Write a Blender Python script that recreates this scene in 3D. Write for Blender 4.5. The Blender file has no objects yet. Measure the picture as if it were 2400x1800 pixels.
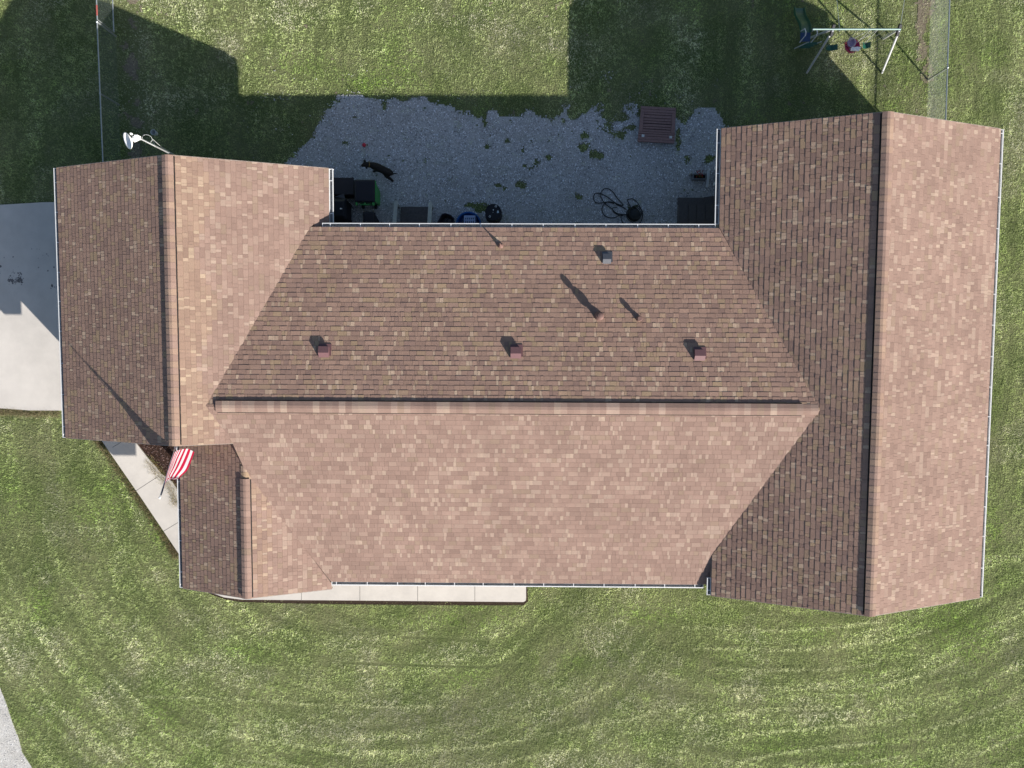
import bpy, math, random
import numpy as np
from mathutils import Vector, Matrix, Euler
random.seed(7); rng = np.random.default_rng(7)
S = bpy.context.scene
# ------------------------------------------------------------ camera, sky, sun
F, HC, ROT = 1664.0, 24.0, (-0.0609, 0.0096, 0.0045)
cam = bpy.data.cameras.new('camera'); camo = bpy.data.objects.new('camera', cam)
S.collection.objects.link(camo); S.camera = camo
camo.location = (0, 0, HC); camo.rotation_euler = ROT
cam.sensor_width = 36; cam.sensor_fit = 'HORIZONTAL'; cam.lens = 36 * F / 2400
cam.clip_start = 0.1; cam.clip_end = 2000
SUN_EL = 22.9; SDX, SDY = -1.60, 1.74          # shadow offset per metre of height
az = math.atan2(-SDX, -SDY)                     # from +Y clockwise
w = bpy.data.worlds.new('World'); S.world = w; w.use_nodes = True
nt = w.node_tree; nt.nodes.clear()
sk = nt.nodes.new('ShaderNodeTexSky'); sk.sky_type = 'NISHITA'; sk.sun_disc = False
sk.sun_elevation = math.radians(SUN_EL); sk.sun_rotation = az
bg = nt.nodes.new('ShaderNodeBackground'); bg.inputs[1].default_value = 0.068
wo = nt.nodes.new('ShaderNodeOutputWorld')
nt.links.new(sk.outputs[0], bg.inputs[0]); nt.links.new(bg.outputs[0], wo.inputs[0])
sl = bpy.data.lights.new('sun', 'SUN'); sl.energy = 5.0; sl.angle = math.radians(0.53); sl.color = (1.0, 0.94, 0.86)
so = bpy.data.objects.new('sun', sl); S.collection.objects.link(so)
so.rotation_euler = Vector((SDX, SDY, -1)).to_track_quat('-Z', 'Y').to_euler()
S.view_settings.view_transform = 'Standard'; S.view_settings.look = 'None'
S.view_settings.exposure = 0.86; S.view_settings.gamma = 1
_R = Euler(ROT, 'XYZ').to_matrix()
def at(u, v, z=0.0):
    """the world point seen at photo pixel (u, v) at height z"""
    d = _R @ Vector(((u - 1200) / F, -(v - 900) / F, -1.0))
    return Vector((0, 0, HC)) + d * ((z - HC) / d.z)
# ------------------------------------------------------------ helpers
class MB:
    def __init__(s): s.v = []; s.f = []; s.c = []
    def add(s, vs, fs, col=None):
        n = len(s.v); s.v.extend([tuple(p) for p in vs])
        for f in fs: s.f.append(tuple(i + n for i in f)); s.c.append(col or (1, 1, 1))
        return s
    def prism(s, poly, z0, z1, col=None):
        n = len(poly)
        a = sum(poly[i][0] * poly[(i + 1) % n][1] - poly[(i + 1) % n][0] * poly[i][1] for i in range(n))
        if a < 0: poly = poly[::-1]
        vs = [(p[0], p[1], z0) for p in poly] + [(p[0], p[1], z1) for p in poly]
        fs = [tuple(range(n))[::-1], tuple(range(n, 2 * n))] + [(i, (i + 1) % n, (i + 1) % n + n, i + n) for i in range(n)]
        return s.add(vs, fs, col)
    def box(s, x0, x1, y0, y1, z0, z1, col=None):
        return s.prism([(x0, y0), (x1, y0), (x1, y1), (x0, y1)], z0, z1, col)
    def bar(s, a, b, w, h, up=(0, 0, 1), col=None):
        a = Vector(a); b = Vector(b); d = (b - a).normalized(); u = Vector(up)
        x = d.cross(u)
        if x.length < 1e-4: x = d.cross(Vector((1, 0, 0)))
        x.normalize(); u = x.cross(d)
        c = [x * sx * w / 2 + u * sy * h / 2 for sx, sy in ((-1, -1), (1, -1), (1, 1), (-1, 1))]
        vs = [a + q for q in c] + [b + q for q in c]
        return s.add(vs, [(3, 2, 1, 0), (4, 5, 6, 7)] + [(i, (i + 1) % 4, (i + 1) % 4 + 4, i + 4) for i in range(4)], col)
    def tube(s, pts, r, n=8, closed=False, col=None):
        pts = [Vector(p) for p in pts]; m = len(pts); rings = []
        rr = r if isinstance(r, (list, tuple)) else [r] * m
        ref = None
        for i, p in enumerate(pts):
            if closed: d = pts[(i + 1) % m] - pts[i - 1]
            else: d = pts[min(i + 1, m - 1)] - pts[max(i - 1, 0)]
            d.normalize()
            if ref is None: ref = d.orthogonal().normalized()
            else: ref = (ref - d * ref.dot(d)).normalized()
            y = d.cross(ref)
            rings.append([p + (ref * math.cos(2 * math.pi * k / n) + y * math.sin(2 * math.pi * k / n)) * rr[i] for k in range(n)])
        vs = [q for g in rings for q in g]; fs = []
        for i in range(m if closed else m - 1):
            j = (i + 1) % m
            for k in range(n): fs.append((i * n + k, i * n + (k + 1) % n, j * n + (k + 1) % n, j * n + k))
        if not closed: fs += [tuple(range(n))[::-1], tuple((m - 1) * n + k for k in range(n))]
        return s.add(vs, fs, col)
    def lathe(s, prof, c=(0, 0, 0), n=24, sx=1, sy=1, cap=True, col=None):
        vs = []; fs = []; m = len(prof)
        for r, z in prof:
            for k in range(n):
                a = 2 * math.pi * k / n; vs.append((c[0] + r * sx * math.cos(a), c[1] + r * sy * math.sin(a), c[2] + z))
        for i in range(m - 1):
            for k in range(n): fs.append((i * n + k, i * n + (k + 1) % n, (i + 1) * n + (k + 1) % n, (i + 1) * n + k))
        if cap: fs += [tuple(range(n))[::-1], tuple((m - 1) * n + k for k in range(n))]
        return s.add(vs, fs, col)
    def build(s, name, mat, parent=None, smooth=False, label=None, bevel=0):
        me = bpy.data.meshes.new(name); me.from_pydata(s.v, [], s.f); me.validate(clean_customdata=False)
        if any(c != (1, 1, 1) for c in s.c) and len(me.polygons) == len(s.c):
            at_ = me.attributes.new('col', 'FLOAT_COLOR', 'FACE')
            at_.data.foreach_set('color', np.array([(c[0], c[1], c[2], 1.0) for c in s.c], dtype=np.float32).ravel())
        if smooth: me.polygons.foreach_set('use_smooth', [True] * len(me.polygons))
        me.materials.append(mat); me.update()
        o = bpy.data.objects.new(name, me); S.collection.objects.link(o)
        if parent:
            o.parent = parent
            if abs(parent.location.x) + abs(parent.location.y) + abs(parent.location.z) > 0 and parent.parent is None:
                o.matrix_parent_inverse = Matrix.Translation(parent.location).inverted()
        if bevel:
            b = o.modifiers.new('b', 'BEVEL'); b.width = bevel; b.segments = 2; b.limit_method = 'ANGLE'
        if label: o['label'] = label
        return o
def thing(name, label, cat, loc, group=None):
    o = bpy.data.objects.new(name, None); S.collection.objects.link(o); o.location = loc
    o.empty_display_size = 0.1; o['label'] = label; o['category'] = cat
    if group: o['group'] = group
    return o
def tag(o, label=None, cat=None, group=None, kind=None):
    if label: o['label'] = label
    if cat: o['category'] = cat
    if group: o['group'] = group
    if kind: o['kind'] = kind
    return o
def npmesh(name, V, Fc, mat, col=None, parent=None):
    """big triangle / quad mesh from numpy arrays"""
    me = bpy.data.meshes.new(name); k = Fc.shape[1]
    me.vertices.add(len(V)); me.vertices.foreach_set('co', V.astype(np.float32).ravel())
    me.loops.add(Fc.size); me.loops.foreach_set('vertex_index', Fc.astype(np.int32).ravel())
    me.polygons.add(len(Fc)); me.polygons.foreach_set('loop_start', np.arange(0, Fc.size, k, dtype=np.int32))
    me.update(calc_edges=True)
    if col is not None:
        a = me.attributes.new('col', 'FLOAT_COLOR', 'FACE')
        a.data.foreach_set('color', np.concatenate([col, np.ones((len(col), 1))], 1).astype(np.float32).ravel())
    me.materials.append(mat)
    o = bpy.data.objects.new(name, me); S.collection.objects.link(o)
    if parent: o.parent = parent
    return o
# ------------------------------------------------------------ materials
def mat(name, col, rough=0.6, metal=0.0, attr=False, noise=None, bump=None, spec=0.5, col2=None, trans=0):
    """noise=(scale, amount) value variation; bump=(scale, strength); col2: second colour blended by a slow noise"""
    m = bpy.data.materials.new(name); m.use_nodes = True; t = m.node_tree; N = t.nodes; L = t.links
    b = N['Principled BSDF']; b.inputs['Roughness'].default_value = rough; b.inputs['Metallic'].default_value = metal
    b.inputs['Specular IOR Level'].default_value = spec
    tc = N.new('ShaderNodeTexCoord').outputs['Object']
    if attr:
        a = N.new('ShaderNodeAttribute'); a.attribute_name = 'col'; out = a.outputs['Color']
    else:
        r = N.new('ShaderNodeRGB'); r.outputs[0].default_value = (*col, 1); out = r.outputs[0]
    if col2:
        n2 = N.new('ShaderNodeTexNoise'); n2.inputs['Scale'].default_value = col2[1]; n2.inputs['Detail'].default_value = 6
        n2.inputs['Roughness'].default_value = 0.65
        L.new(tc, n2.inputs['Vector']); rp = N.new('ShaderNodeMapRange'); L.new(n2.outputs['Fac'], rp.inputs[0])
        rp.inputs[1].default_value = 0.42; rp.inputs[2].default_value = 0.66
        mx = N.new('ShaderNodeMix'); mx.data_type = 'RGBA'; L.new(rp.outputs[0], mx.inputs['Factor'])
        L.new(out, mx.inputs['A']); mx.inputs['B'].default_value = (*col2[0], 1); out = mx.outputs['Result']
    if noise:
        n1 = N.new('ShaderNodeTexNoise'); n1.inputs['Scale'].default_value = noise[0]; n1.inputs['Detail'].default_value = 5
        n1.inputs['Roughness'].default_value = 0.7
        L.new(tc, n1.inputs['Vector']); rp = N.new('ShaderNodeMapRange'); L.new(n1.outputs['Fac'], rp.inputs[0])
        rp.inputs[1].default_value = 0.3; rp.inputs[2].default_value = 0.7
        rp.inputs[3].default_value = 1 - noise[1]; rp.inputs[4].default_value = 1 + noise[1]
        vm = N.new('ShaderNodeVectorMath'); vm.operation = 'SCALE'; L.new(out, vm.inputs[0]); L.new(rp.outputs[0], vm.inputs['Scale'])
        out = vm.outputs[0]
    L.new(out, b.inputs['Base Color'])
    if bump:
        n3 = N.new('ShaderNodeTexNoise'); n3.inputs['Scale'].default_value = bump[0]; n3.inputs['Detail'].default_value = 4
        L.new(tc, n3.inputs['Vector']); bp = N.new('ShaderNodeBump'); bp.inputs['Strength'].default_value = bump[1]
        bp.inputs['Distance'].default_value = 0.02; L.new(n3.outputs['Fac'], bp.inputs['Height']); L.new(bp.outputs[0], b.inputs['Normal'])
    if trans:
        b.inputs['Transmission Weight'].default_value = trans
    return m
M = dict(
    shingle=mat('shingle', (1, 1, 1), 0.95, attr=True, noise=(60, 0.16), bump=(180, 0.35), spec=0.15),
    blade=mat('grass_blade', (1, 1, 1), 0.75, attr=True, spec=0.15),
    stone=mat('stone', (1, 1, 1), 0.9, attr=True, spec=0.2),
    cloth=mat('flag_cloth', (1, 1, 1), 0.8, attr=True, spec=0.1),
    paint=mat('painted', (1, 1, 1), 0.5, attr=True),
    white=mat('white_aluminium', (0.72, 0.73, 0.74), 0.4, noise=(9, 0.06)),
    dish=mat('dish_white', (0.9, 0.9, 0.9), 0.4),
    galv=mat('galvanised', (0.42, 0.45, 0.47), 0.38, 0.6, noise=(20, 0.15)),
    wire=mat('fence_wire', (0.15, 0.18, 0.17), 0.55, 0.3),
    trough=mat('gutter_inside', (0.16, 0.17, 0.18), 0.7, noise=(14, 0.3)),
    fascia=mat('fascia', (0.30, 0.26, 0.23), 0.6),
    siding=mat('siding', (0.34, 0.31, 0.27), 0.75, noise=(12, 0.08)),
    brick=mat('wall_brick', (0.30, 0.16, 0.12), 0.9, noise=(30, 0.25)),
    black=mat('vent_core', (0.008, 0.008, 0.009), 0.9),
    maroon=mat('vent_maroon', (0.16, 0.085, 0.09), 0.42, noise=(20, 0.08), spec=0.4),
    gmetal=mat('grey_metal', (0.20, 0.20, 0.21), 0.3, 0.7),
    copper=mat('brown_metal', (0.19, 0.115, 0.10), 0.55, 0.15, noise=(25, 0.15), spec=.3),
    concrete=mat('concrete', (0.60, 0.565, 0.525), 0.9, noise=(2.2, 0.05), bump=(60, 0.15), col2=((0.52, 0.49, 0.455), 0.45), spec=0.2),
    joint=mat('concrete_joint', (0.12, 0.11, 0.10), 0.95),
    soil=mat('soil', (0.045, 0.032, 0.024), 1, noise=(30, 0.5), bump=(40, 1), spec=0.1),
    earth=mat('bare_earth', (0.20, 0.17, 0.125), 1, noise=(18, 0.45), bump=(30, 1), spec=0.1),
    bark=mat('mulch_bed', (0.045, 0.026, 0.02), 1, noise=(40, 0.5), bump=(50, 1), spec=0.1),
    gravel=mat('gravel_base', (0.50, 0.50, 0.50), 1, noise=(60, 0.5), bump=(70, 1), spec=0.1, col2=((0.40, 0.395, 0.385), 0.7)),
    road=mat('pale_gravel', (0.56, 0.55, 0.53), 1, noise=(25, 0.3), bump=(40, 1), spec=0.1, col2=((.47, .455, .43), 1.2)),
    stain=mat('oil_stain', (0.14, 0.13, 0.13), 0.8, noise=(12, 0.5)),
    dogm=mat('black_fur', (0.012, 0.010, 0.009), 0.75, noise=(30, 0.4), bump=(120, 0.5), spec=0.3),
    leather=mat('collar', (0.22, 0.15, 0.03), 0.6),
    blackp=mat('black_plastic', (0.014, 0.015, 0.022), 0.6, noise=(8, 0.1), spec=0.3),
    greenp=mat('green_plastic', (0.03, 0.26, 0.05), 0.45),
    bluep=mat('blue_plastic', (0.01, 0.10, 0.33), 0.4),
    lbluep=mat('pale_blue_plastic', (0.33, 0.42, 0.66), 0.45),
    whitep=mat('white_plastic', (0.6, 0.62, 0.62), 0.5),
    redp=mat('red_rubber', (0.5, 0.02, 0.05), 0.5),
    pinkp=mat('pink_plastic', (0.55, 0.05, 0.16), 0.35),
    violetp=mat('violet_plastic', (0.42, 0.33, 0.46), 0.35),
    dgreen=mat('dark_green_plastic', (0.015, 0.09, 0.06), 0.35),
    navyp=mat('navy_plastic', (0.02, 0.05, 0.13), 0.35),
    hose=mat('black_hose', (0.008, 0.010, 0.010), 0.5),
    wood=mat('red_brown_wood', (0.25, 0.15, 0.14), 0.8, noise=(25, 0.3), bump=(60, 0.4)),
    dwood=mat('dark_wood', (0.085, 0.078, 0.078), 0.8, noise=(20, 0.25)),
    gwood=mat('grey_weathered_wood', (0.30, 0.32, 0.31), 0.8, noise=(20, 0.2)),
    glass=mat('window_glass', (0.02, 0.025, 0.03), 0.08),
    door=mat('door_paint', (0.55, 0.54, 0.52), 0.5),
)
def leafy(m, k=.45):
    t = m.node_tree; b = t.nodes['Principled BSDF']; o = t.nodes['Material Output']; tr_ = t.nodes.new('ShaderNodeBsdfTranslucent')
    t.links.new(b.inputs['Base Color'].links[0].from_socket, tr_.inputs[0]); mx = t.nodes.new('ShaderNodeMixShader'); mx.inputs[0].default_value = k
    t.links.new(b.outputs[0], mx.inputs[1]); t.links.new(tr_.outputs[0], mx.inputs[2]); t.links.new(mx.outputs[0], o.inputs[0])
def weather(m):
    t = m.node_tree; b = t.nodes['Principled BSDF']; src = b.inputs['Base Color'].links[0].from_socket
    tc = t.nodes.new('ShaderNodeTexCoord'); n = t.nodes.new('ShaderNodeTexNoise'); n.inputs['Scale'].default_value = .9; n.inputs['Detail'].default_value = 6
    n.inputs['Roughness'].default_value = .6; t.links.new(tc.outputs['Object'], n.inputs['Vector']); r = t.nodes.new('ShaderNodeMapRange')
    t.links.new(n.outputs['Fac'], r.inputs[0]); r.inputs[1].default_value = .3; r.inputs[2].default_value = .7; r.inputs[3].default_value = .91; r.inputs[4].default_value = 1.07
    v = t.nodes.new('ShaderNodeVectorMath'); v.operation = 'SCALE'; t.links.new(src, v.inputs[0]); t.links.new(r.outputs[0], v.inputs['Scale']); t.links.new(v.outputs[0], b.inputs['Base Color'])
weather(M['shingle']); leafy(M['blade']); leafy(M['cloth'], .3)
# ------------------------------------------------------------ numpy noise
_tab = rng.random((257, 257))
def vn(x, y, s, seed=0):
    """smooth value noise in 0..1, s = metres per cell"""
    x = np.asarray(x) / s + seed * 17.31 + 500; y = np.asarray(y) / s + seed * 9.77 + 500
    xi = np.floor(x).astype(int); yi = np.floor(y).astype(int); fx = x - xi; fy = y - yi
    fx = fx * fx * (3 - 2 * fx); fy = fy * fy * (3 - 2 * fy)
    g = lambda a, b: _tab[a % 256, b % 256]
    return (g(xi, yi) * (1 - fx) + g(xi + 1, yi) * fx) * (1 - fy) + (g(xi, yi + 1) * (1 - fx) + g(xi + 1, yi + 1) * fx) * fy
def fbm(x, y, s, seed=0, o=4):
    r = 0; a = 0.5; t = 0
    for i in range(o): r = r + a * vn(x, y, s / 2 ** i, seed + i * 3); t += a; a *= 0.55
    return r / t
def inpoly(x, y, P):
    r = np.zeros(len(x), bool); n = len(P)
    for i in range(n):
        x1, y1 = P[i][0], P[i][1]; x2, y2 = P[(i + 1) % n][0], P[(i + 1) % n][1]
        if y1 == y2: continue
        c = ((y1 > y) != (y2 > y)) & (x < (x2 - x1) * (y - y1) / (y2 - y1) + x1)
        r ^= c
    return r
def px(pts, z=0.0): return [tuple(at(u, v, z)[:2]) for u, v in pts]

# ============================================================ HOUSE dimensions
AX0, AX1, AY0, AY1, AZE, AZR = -13.999, -5.582, -3.034, 5.108, 2.469, 4.029
BX0, BX1, BY0, BY1, BZE, BZR = 5.787, 14.176, -7.739, 6.240, 2.660, 4.255
YN, ZN, YS, ZS, YR, ZR = 3.475, 2.679, -7.604, 2.441, -1.927, 3.734
AM, BM = (AX0 + AX1) / 2, (BX0 + BX1) / 2
AP = (AZR - AZE) / (AX1 - AM); BP = (BZR - BZE) / (BX1 - BM)
NP = (ZR - ZN) / (YN - YR); SP = (ZR - ZS) / (YR - YS)
DZR, DZW = 3.30, 2.42
DR = at(577, 1300, DZR).x; DX0 = at(419, 1300, DZW).x; DY0 = at(578, 1403, DZR).y
DXE = at(777, 1371, ZS).x
DPW = (DZR - DZW) / (DR - DX0); DPE = (DZR - ZS) / (DXE - DR)
G = 0.125                                       # gutter width
xrA = AX1 - (ZR - AZE) / AP; xrB = BX0 + (ZR - BZE) / BP
zAD = ZR - SP * (YR - AY0); xAD = AX1 - (zAD - AZE) / AP
yD = YS + (DZR - ZS) / SP
xNA = AX1 - (ZN - AZE) / AP; xNB = BX0 + (ZN - BZE) / BP
ySB = YS + (BZE - ZS) / SP
house = thing('house', 'large ranch house with brown shingle roof, white gutters and two gabled wings', 'house', (0, 0, 0))
PAL = [((0.294, 0.200, 0.164), 32), ((0.310, 0.212, 0.174), 22), ((0.274, 0.185, 0.152), 18), ((0.292, 0.208, 0.160), 8), ((0.335, 0.236, 0.192), 12),
       ((0.378, 0.276, 0.224), 16), ((0.40, 0.298, 0.236), 6)]
YEL = [((0.315, 0.215, 0.165), 34), ((0.338, 0.236, 0.178), 24), ((0.405, 0.297, 0.222), 13), ((0.295, 0.200, 0.155), 18), ((0.43, 0.322, 0.235), 8)]
PAL_SHADE = [((0.330, 0.216, 0.168), 32), ((0.298, 0.195, 0.155), 28), ((0.350, 0.240, 0.170), 12), ((0.355, 0.252, 0.168), 7), ((0.270, 0.178, 0.146), 9), ((0.425, 0.305, 0.228), 10), ((0.47, 0.345, 0.255), 6)]  # same shingles, tinted warmer in colour to offset blue shade on north/west slopes
def pick(P):
    c = random.choices([p[0] for p in P], [p[1] for p in P])[0]; k = random.uniform(0.93, 1.07)
    return (c[0] * k, c[1] * k, c[2] * k)
def clip(P, a, b, c):
    """keep a*x+b*y<=c"""
    out = []; n = len(P)
    for i in range(n):
        p, q = P[i], P[(i + 1) % n]; dp = a * p[0] + b * p[1] - c; dq = a * q[0] + b * q[1] - c
        if dp <= 0: out.append(p)
        if (dp < 0 < dq) or (dq < 0 < dp):
            t = dp / (dp - dq); out.append((p[0] + (q[0] - p[0]) * t, p[1] + (q[1] - p[1]) * t))
    return out
def shingle_roof(poly, zf, down, pitch, name='roof_slope', pal=lambda x, y: PAL, skew=0.0, label=None, hk=1.0, ws=1.0, gap=.0024, kk=True):
    """poly in plan; zf(x,y) plane height; down = plan unit vector downslope"""
    dx, dy = down; ex, ey = -dy, dx
    if skew: c_, s_ = math.cos(skew), math.sin(skew); dx, dy = dx * c_ - dy * s_, dx * s_ + dy * c_; ex, ey = -dy, dx
    Q = [(p[0] * ex + p[1] * ey, -(p[0] * dx + p[1] * dy)) for p in poly]      # (s along, t up)
    t0 = min(q[1] for q in Q); t1 = max(q[1] for q in Q); hx = 0.1435 * math.cos(math.atan(pitch))
    mb = MB(); k = 0
    while t0 + k * hx < t1:
        a, b = t0 + k * hx, min(t0 + (k + 1) * hx, t1 + 1e-6); k += 1
        row = clip(clip(Q, 0, 1, b - (.0045 if hk == 1 else .001)), 0, -1, -a)
        if len(row) < 3: continue
        s0 = min(q[0] for q in row); s1 = max(q[0] for q in row); s = s0 - random.uniform(0, .25); tooth = random.random() < .5
        while s < s1:
            pc_ = pick(pal(*( s * ex - a * dx, s * ey - a * dy))); wd = (random.uniform(.065, .13) if pc_[0] > .362 else random.choice((.09, .13, .16, .19, .24, .30)) * random.uniform(.88, 1.12)) * ws; e = s + wd
            if e > s0:
                pc = clip(clip(row, 1, 0, e - gap), -1, 0, -s - gap)
                ar = abs(sum(pc[i][0] * pc[(i + 1) % len(pc)][1] - pc[(i + 1) % len(pc)][0] * pc[i][1] for i in range(len(pc)))) if len(pc) > 2 else 0
                if ar > 2e-4:
                    h = ((0.0068 if tooth else 0.0034) if kk else (.0058 if tooth else .0044)) * random.uniform(0.9, 1.1) * hk
                    top = []; bot = []
                    for (u, t) in pc:
                        x = u * ex - t * dx; y = u * ey - t * dy; z = zf(x, y); f = 1 - (t - a) / hx
                        top.append((x, y, z + 0.003 + h * f)); bot.append((x, y, z - 0.012))
                    n = len(pc); area = sum(top[i][0] * top[(i + 1) % n][1] - top[(i + 1) % n][0] * top[i][1] for i in range(n))
                    if area < 0: top.reverse(); bot.reverse()
                    cx = sum(p[0] for p in top) / n; cy = sum(p[1] for p in top) / n
                    mb.add(top + bot, [tuple(range(n))] + [(i, i + n, (i + 1) % n + n, (i + 1) % n) for i in range(n)], pc_)
            s = e
            if random.random() < .75: tooth = not tooth
    return mb.build(name, M['shingle'], house, label=label)
fAE = lambda x, y: AZE + (AX1 - x) * AP
fAW = lambda x, y: AZE + (x - AX0) * AP
fBE = lambda x, y: BZE + (BX1 - x) * BP
fBW = lambda x, y: BZE + (x - BX0) * BP
fN = lambda x, y: ZN + (YN - y) * NP
fS = lambda x, y: ZS + (y - YS) * SP
fDW = lambda x, y: DZW + (x - DX0) * DPW
fDE = lambda x, y: DZR - (x - DR) * DPE
UN = 2.95
pA_E = [(AM, AY0), (AM, AY1), (AX1 - G, AY1), (AX1 - G, UN), (xNA, UN), (xNA + .04, YN), (xrA + .04, YR), (xAD + .04, AY0)]
pA_W = [(AX0 + G, AY0), (AM, AY0), (AM, AY1), (AX0 + G, AY1)]
pB_E = [(BM, BY0), (BX1 - G, BY0), (BX1 - G, BY1), (BM, BY1)]
pB_W = [(BX0 + G, BY0), (BM, BY0), (BM, BY1), (BX0 + G, BY1), (BX0 + G, YN - .1), (xrB - .05, YR), (BX0 + G, ySB + .16)]
pN = [(xrA - .05, YR), (xrB + .05, YR), (xNB + .07, YN - G), (xNA - .11, YN - G)]
xS6 = 6.35
pS = [(xrA - .05, YR), (xAD - .03, AY0), (DR, yD), (DR, yD - .05), (DXE, YS + G), (xS6, YS + G), (xS6, ySB + 0.85), (xrB + .05, YR)]
pD_W = [(DX0 + G, DY0), (DR, DY0), (DR, yD - 0.02), (DR, AY0 + .25), (DX0 + G, AY0 + .25)]
pD_E = [(DR, DY0), (DXE, DY0), (DXE, YS + .06), (DR, yD + .05)]
yel = lambda x, y: YEL if x < AM + 0.95 + 0.25 * math.sin(y * 2) else PAL
pal_shade = lambda x, y: PAL_SHADE
shingle_roof(pA_E, fAE, (1, 0), AP, pal=yel)
shingle_roof(pA_W, fAW, (-1, 0), AP, pal=pal_shade, hk=1.25, ws=.95, gap=.0045, kk=False)
shingle_roof(pB_E, fBE, (1, 0), BP, skew=-.004)
shingle_roof(pB_W, fBW, (-1, 0), BP, pal=pal_shade, hk=1.35, ws=1.0, gap=.0038)
shingle_roof(pN, fN, (0, 1), NP, pal=pal_shade, hk=1.45, ws=1.0, gap=.003)
shingle_roof(pS, fS, (0, -1), SP)
shingle_roof(pD_W, fDW, (-1, 0), DPW, pal=pal_shade, hk=1.25, ws=.95, gap=.0045, kk=False)
shingle_roof(pD_E, fDE, (1, 0), DPE, pal=lambda x, y: YEL if x < DR + .7 and random.random() < .6 else PAL)
# solid decks under the shingles (soffit side visible from below)
def deck(poly, zf, th=0.14):
    mb = MB(); n = len(poly)
    a = sum(poly[i][0] * poly[(i + 1) % n][1] - poly[(i + 1) % n][0] * poly[i][1] for i in range(n))
    P = poly if a > 0 else poly[::-1]
    top = [(x, y, zf(x, y) - 0.014) for x, y in P]; bot = [(x, y, zf(x, y) - th) for x, y in P]
    mb.add(top + bot, [tuple(range(n)), tuple(range(n, 2 * n))[::-1]] + [(i, i + n, (i + 1) % n + n, (i + 1) % n) for i in range(n)])
    return mb.build('roof_deck', M['fascia'], house)
def inset(poly, d=0.012):
    cx = sum(p[0] for p in poly) / len(poly); cy = sum(p[1] for p in poly) / len(poly)
    return [(x - math.copysign(min(d, abs(x - cx)), x - cx), y - math.copysign(min(d, abs(y - cy)), y - cy)) for x, y in poly]
for P_, f_ in ((pA_E, fAE), (pA_W, fAW), (pB_E, fBE), (pB_W, fBW), (pN, fN), (pS, fS), (pD_W, fDW), (pD_E, fDE)):
    deck(inset(P_), f_)
# ridge vents: raised shingle caps over a black vent core
def ridge(a, b, zr, p1, p2, raised=True, wd=0.158, pal=PAL, b0=0.0):
    """a,b plan ends; p1,p2 pitches on left/right of a->b"""
    A = Vector((a[0], a[1], 0)); B = Vector((b[0], b[1], 0)); L = (B - A).length; d = (B - A) / L; sx = Vector((-d.y, d.x, 0))
    lift = 0.046 if raised else 0.012
    mb = MB(); step = 0.185; n = int(L / step)
    step = L / n
    for i in range(n):
        q0 = A + d * i * step; q1 = A + d * ((i + 1) * step + 0.0)
        c = pick(pal); h0, h1 = 0.004, 0.009
        z0 = zr + lift
        def sec(q, h):
            z = z0 + h
            return [q + sx * wd + Vector((0, 0, z - p1 * wd)), q + sx * wd * 0.25 + Vector((0, 0, z - p1 * wd * 0.22)), q - sx * wd * 0.25 + Vector((0, 0, z - p2 * wd * 0.22)),
                    q - sx * wd + Vector((0, 0, z - p2 * wd))]
        t0, t1 = sec(q0, h0), sec(q1, h1); lo = Vector((0, 0, -0.016))
        vs = t0 + t1 + [p + lo for p in t0] + [p + lo for p in t1]
        fs = [(0, 1, 5, 4), (1, 2, 6, 5), (2, 3, 7, 6), (8, 12, 13, 9), (9, 13, 14, 10), (10, 14, 15, 11),
              (4, 5, 13, 12), (5, 6, 14, 13), (6, 7, 15, 14), (0, 8, 9, 1), (1, 9, 10, 2), (2, 10, 11, 3), (0, 4, 12, 8), (3, 11, 15, 7)]
        mb.add(vs, fs, c)
    o = mb.build('ridge_cap', M['shingle'], house)
    if raised:
        m2 = MB(); w2 = wd + 0.022
        c = [Vector((0, 0, zr - 0.16)) + sx * (w2), Vector((0, 0, zr + lift - 0.030 - p1 * w2)) + sx * w2, Vector((0, 0, zr + lift - 0.018)),
             Vector((0, 0, zr + lift - 0.030 - p2 * w2)) - sx * w2, Vector((0, 0, zr - 0.16)) - sx * w2]
        q0 = A + d * 0.03; q1 = B - d * 0.03
        m2.add([q0 + k for k in c] + [q1 + k for k in c], [(0, 1, 2, 3, 4), (9, 8, 7, 6, 5)] + [(i, i + 5, (i + 1) % 5 + 5, (i + 1) % 5) for i in range(5)])
        m2.build('vent_core', M['black'], o)
    return o
ridge((AM, AY0), (AM, AY1), AZR, AP, AP, pal=YEL[:2] + PAL[:3])
ridge((BM, BY0), (BM, BY1), BZR, BP, BP, pal=PAL[:4] + YEL[:2])
xv = at(1882, 960, ZR).x
ridge((at(506, 949, ZR).x, YR), (xv, YR), ZR, NP, SP, wd=0.165, pal=PAL)
ridge((xv + .01, YR), (xrB - .05, YR), ZR, NP, SP, raised=False, wd=0.15)
ridge((DR, DY0), (DR, yD - 0.28), DZR, DPW, DPE, wd=0.145, pal=PAL[:4])
ridge((DR, yD - 0.27), (DR, yD + .1), DZR, DPW, DPE, raised=False, wd=0.12, pal=PAL_SHADE)
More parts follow.
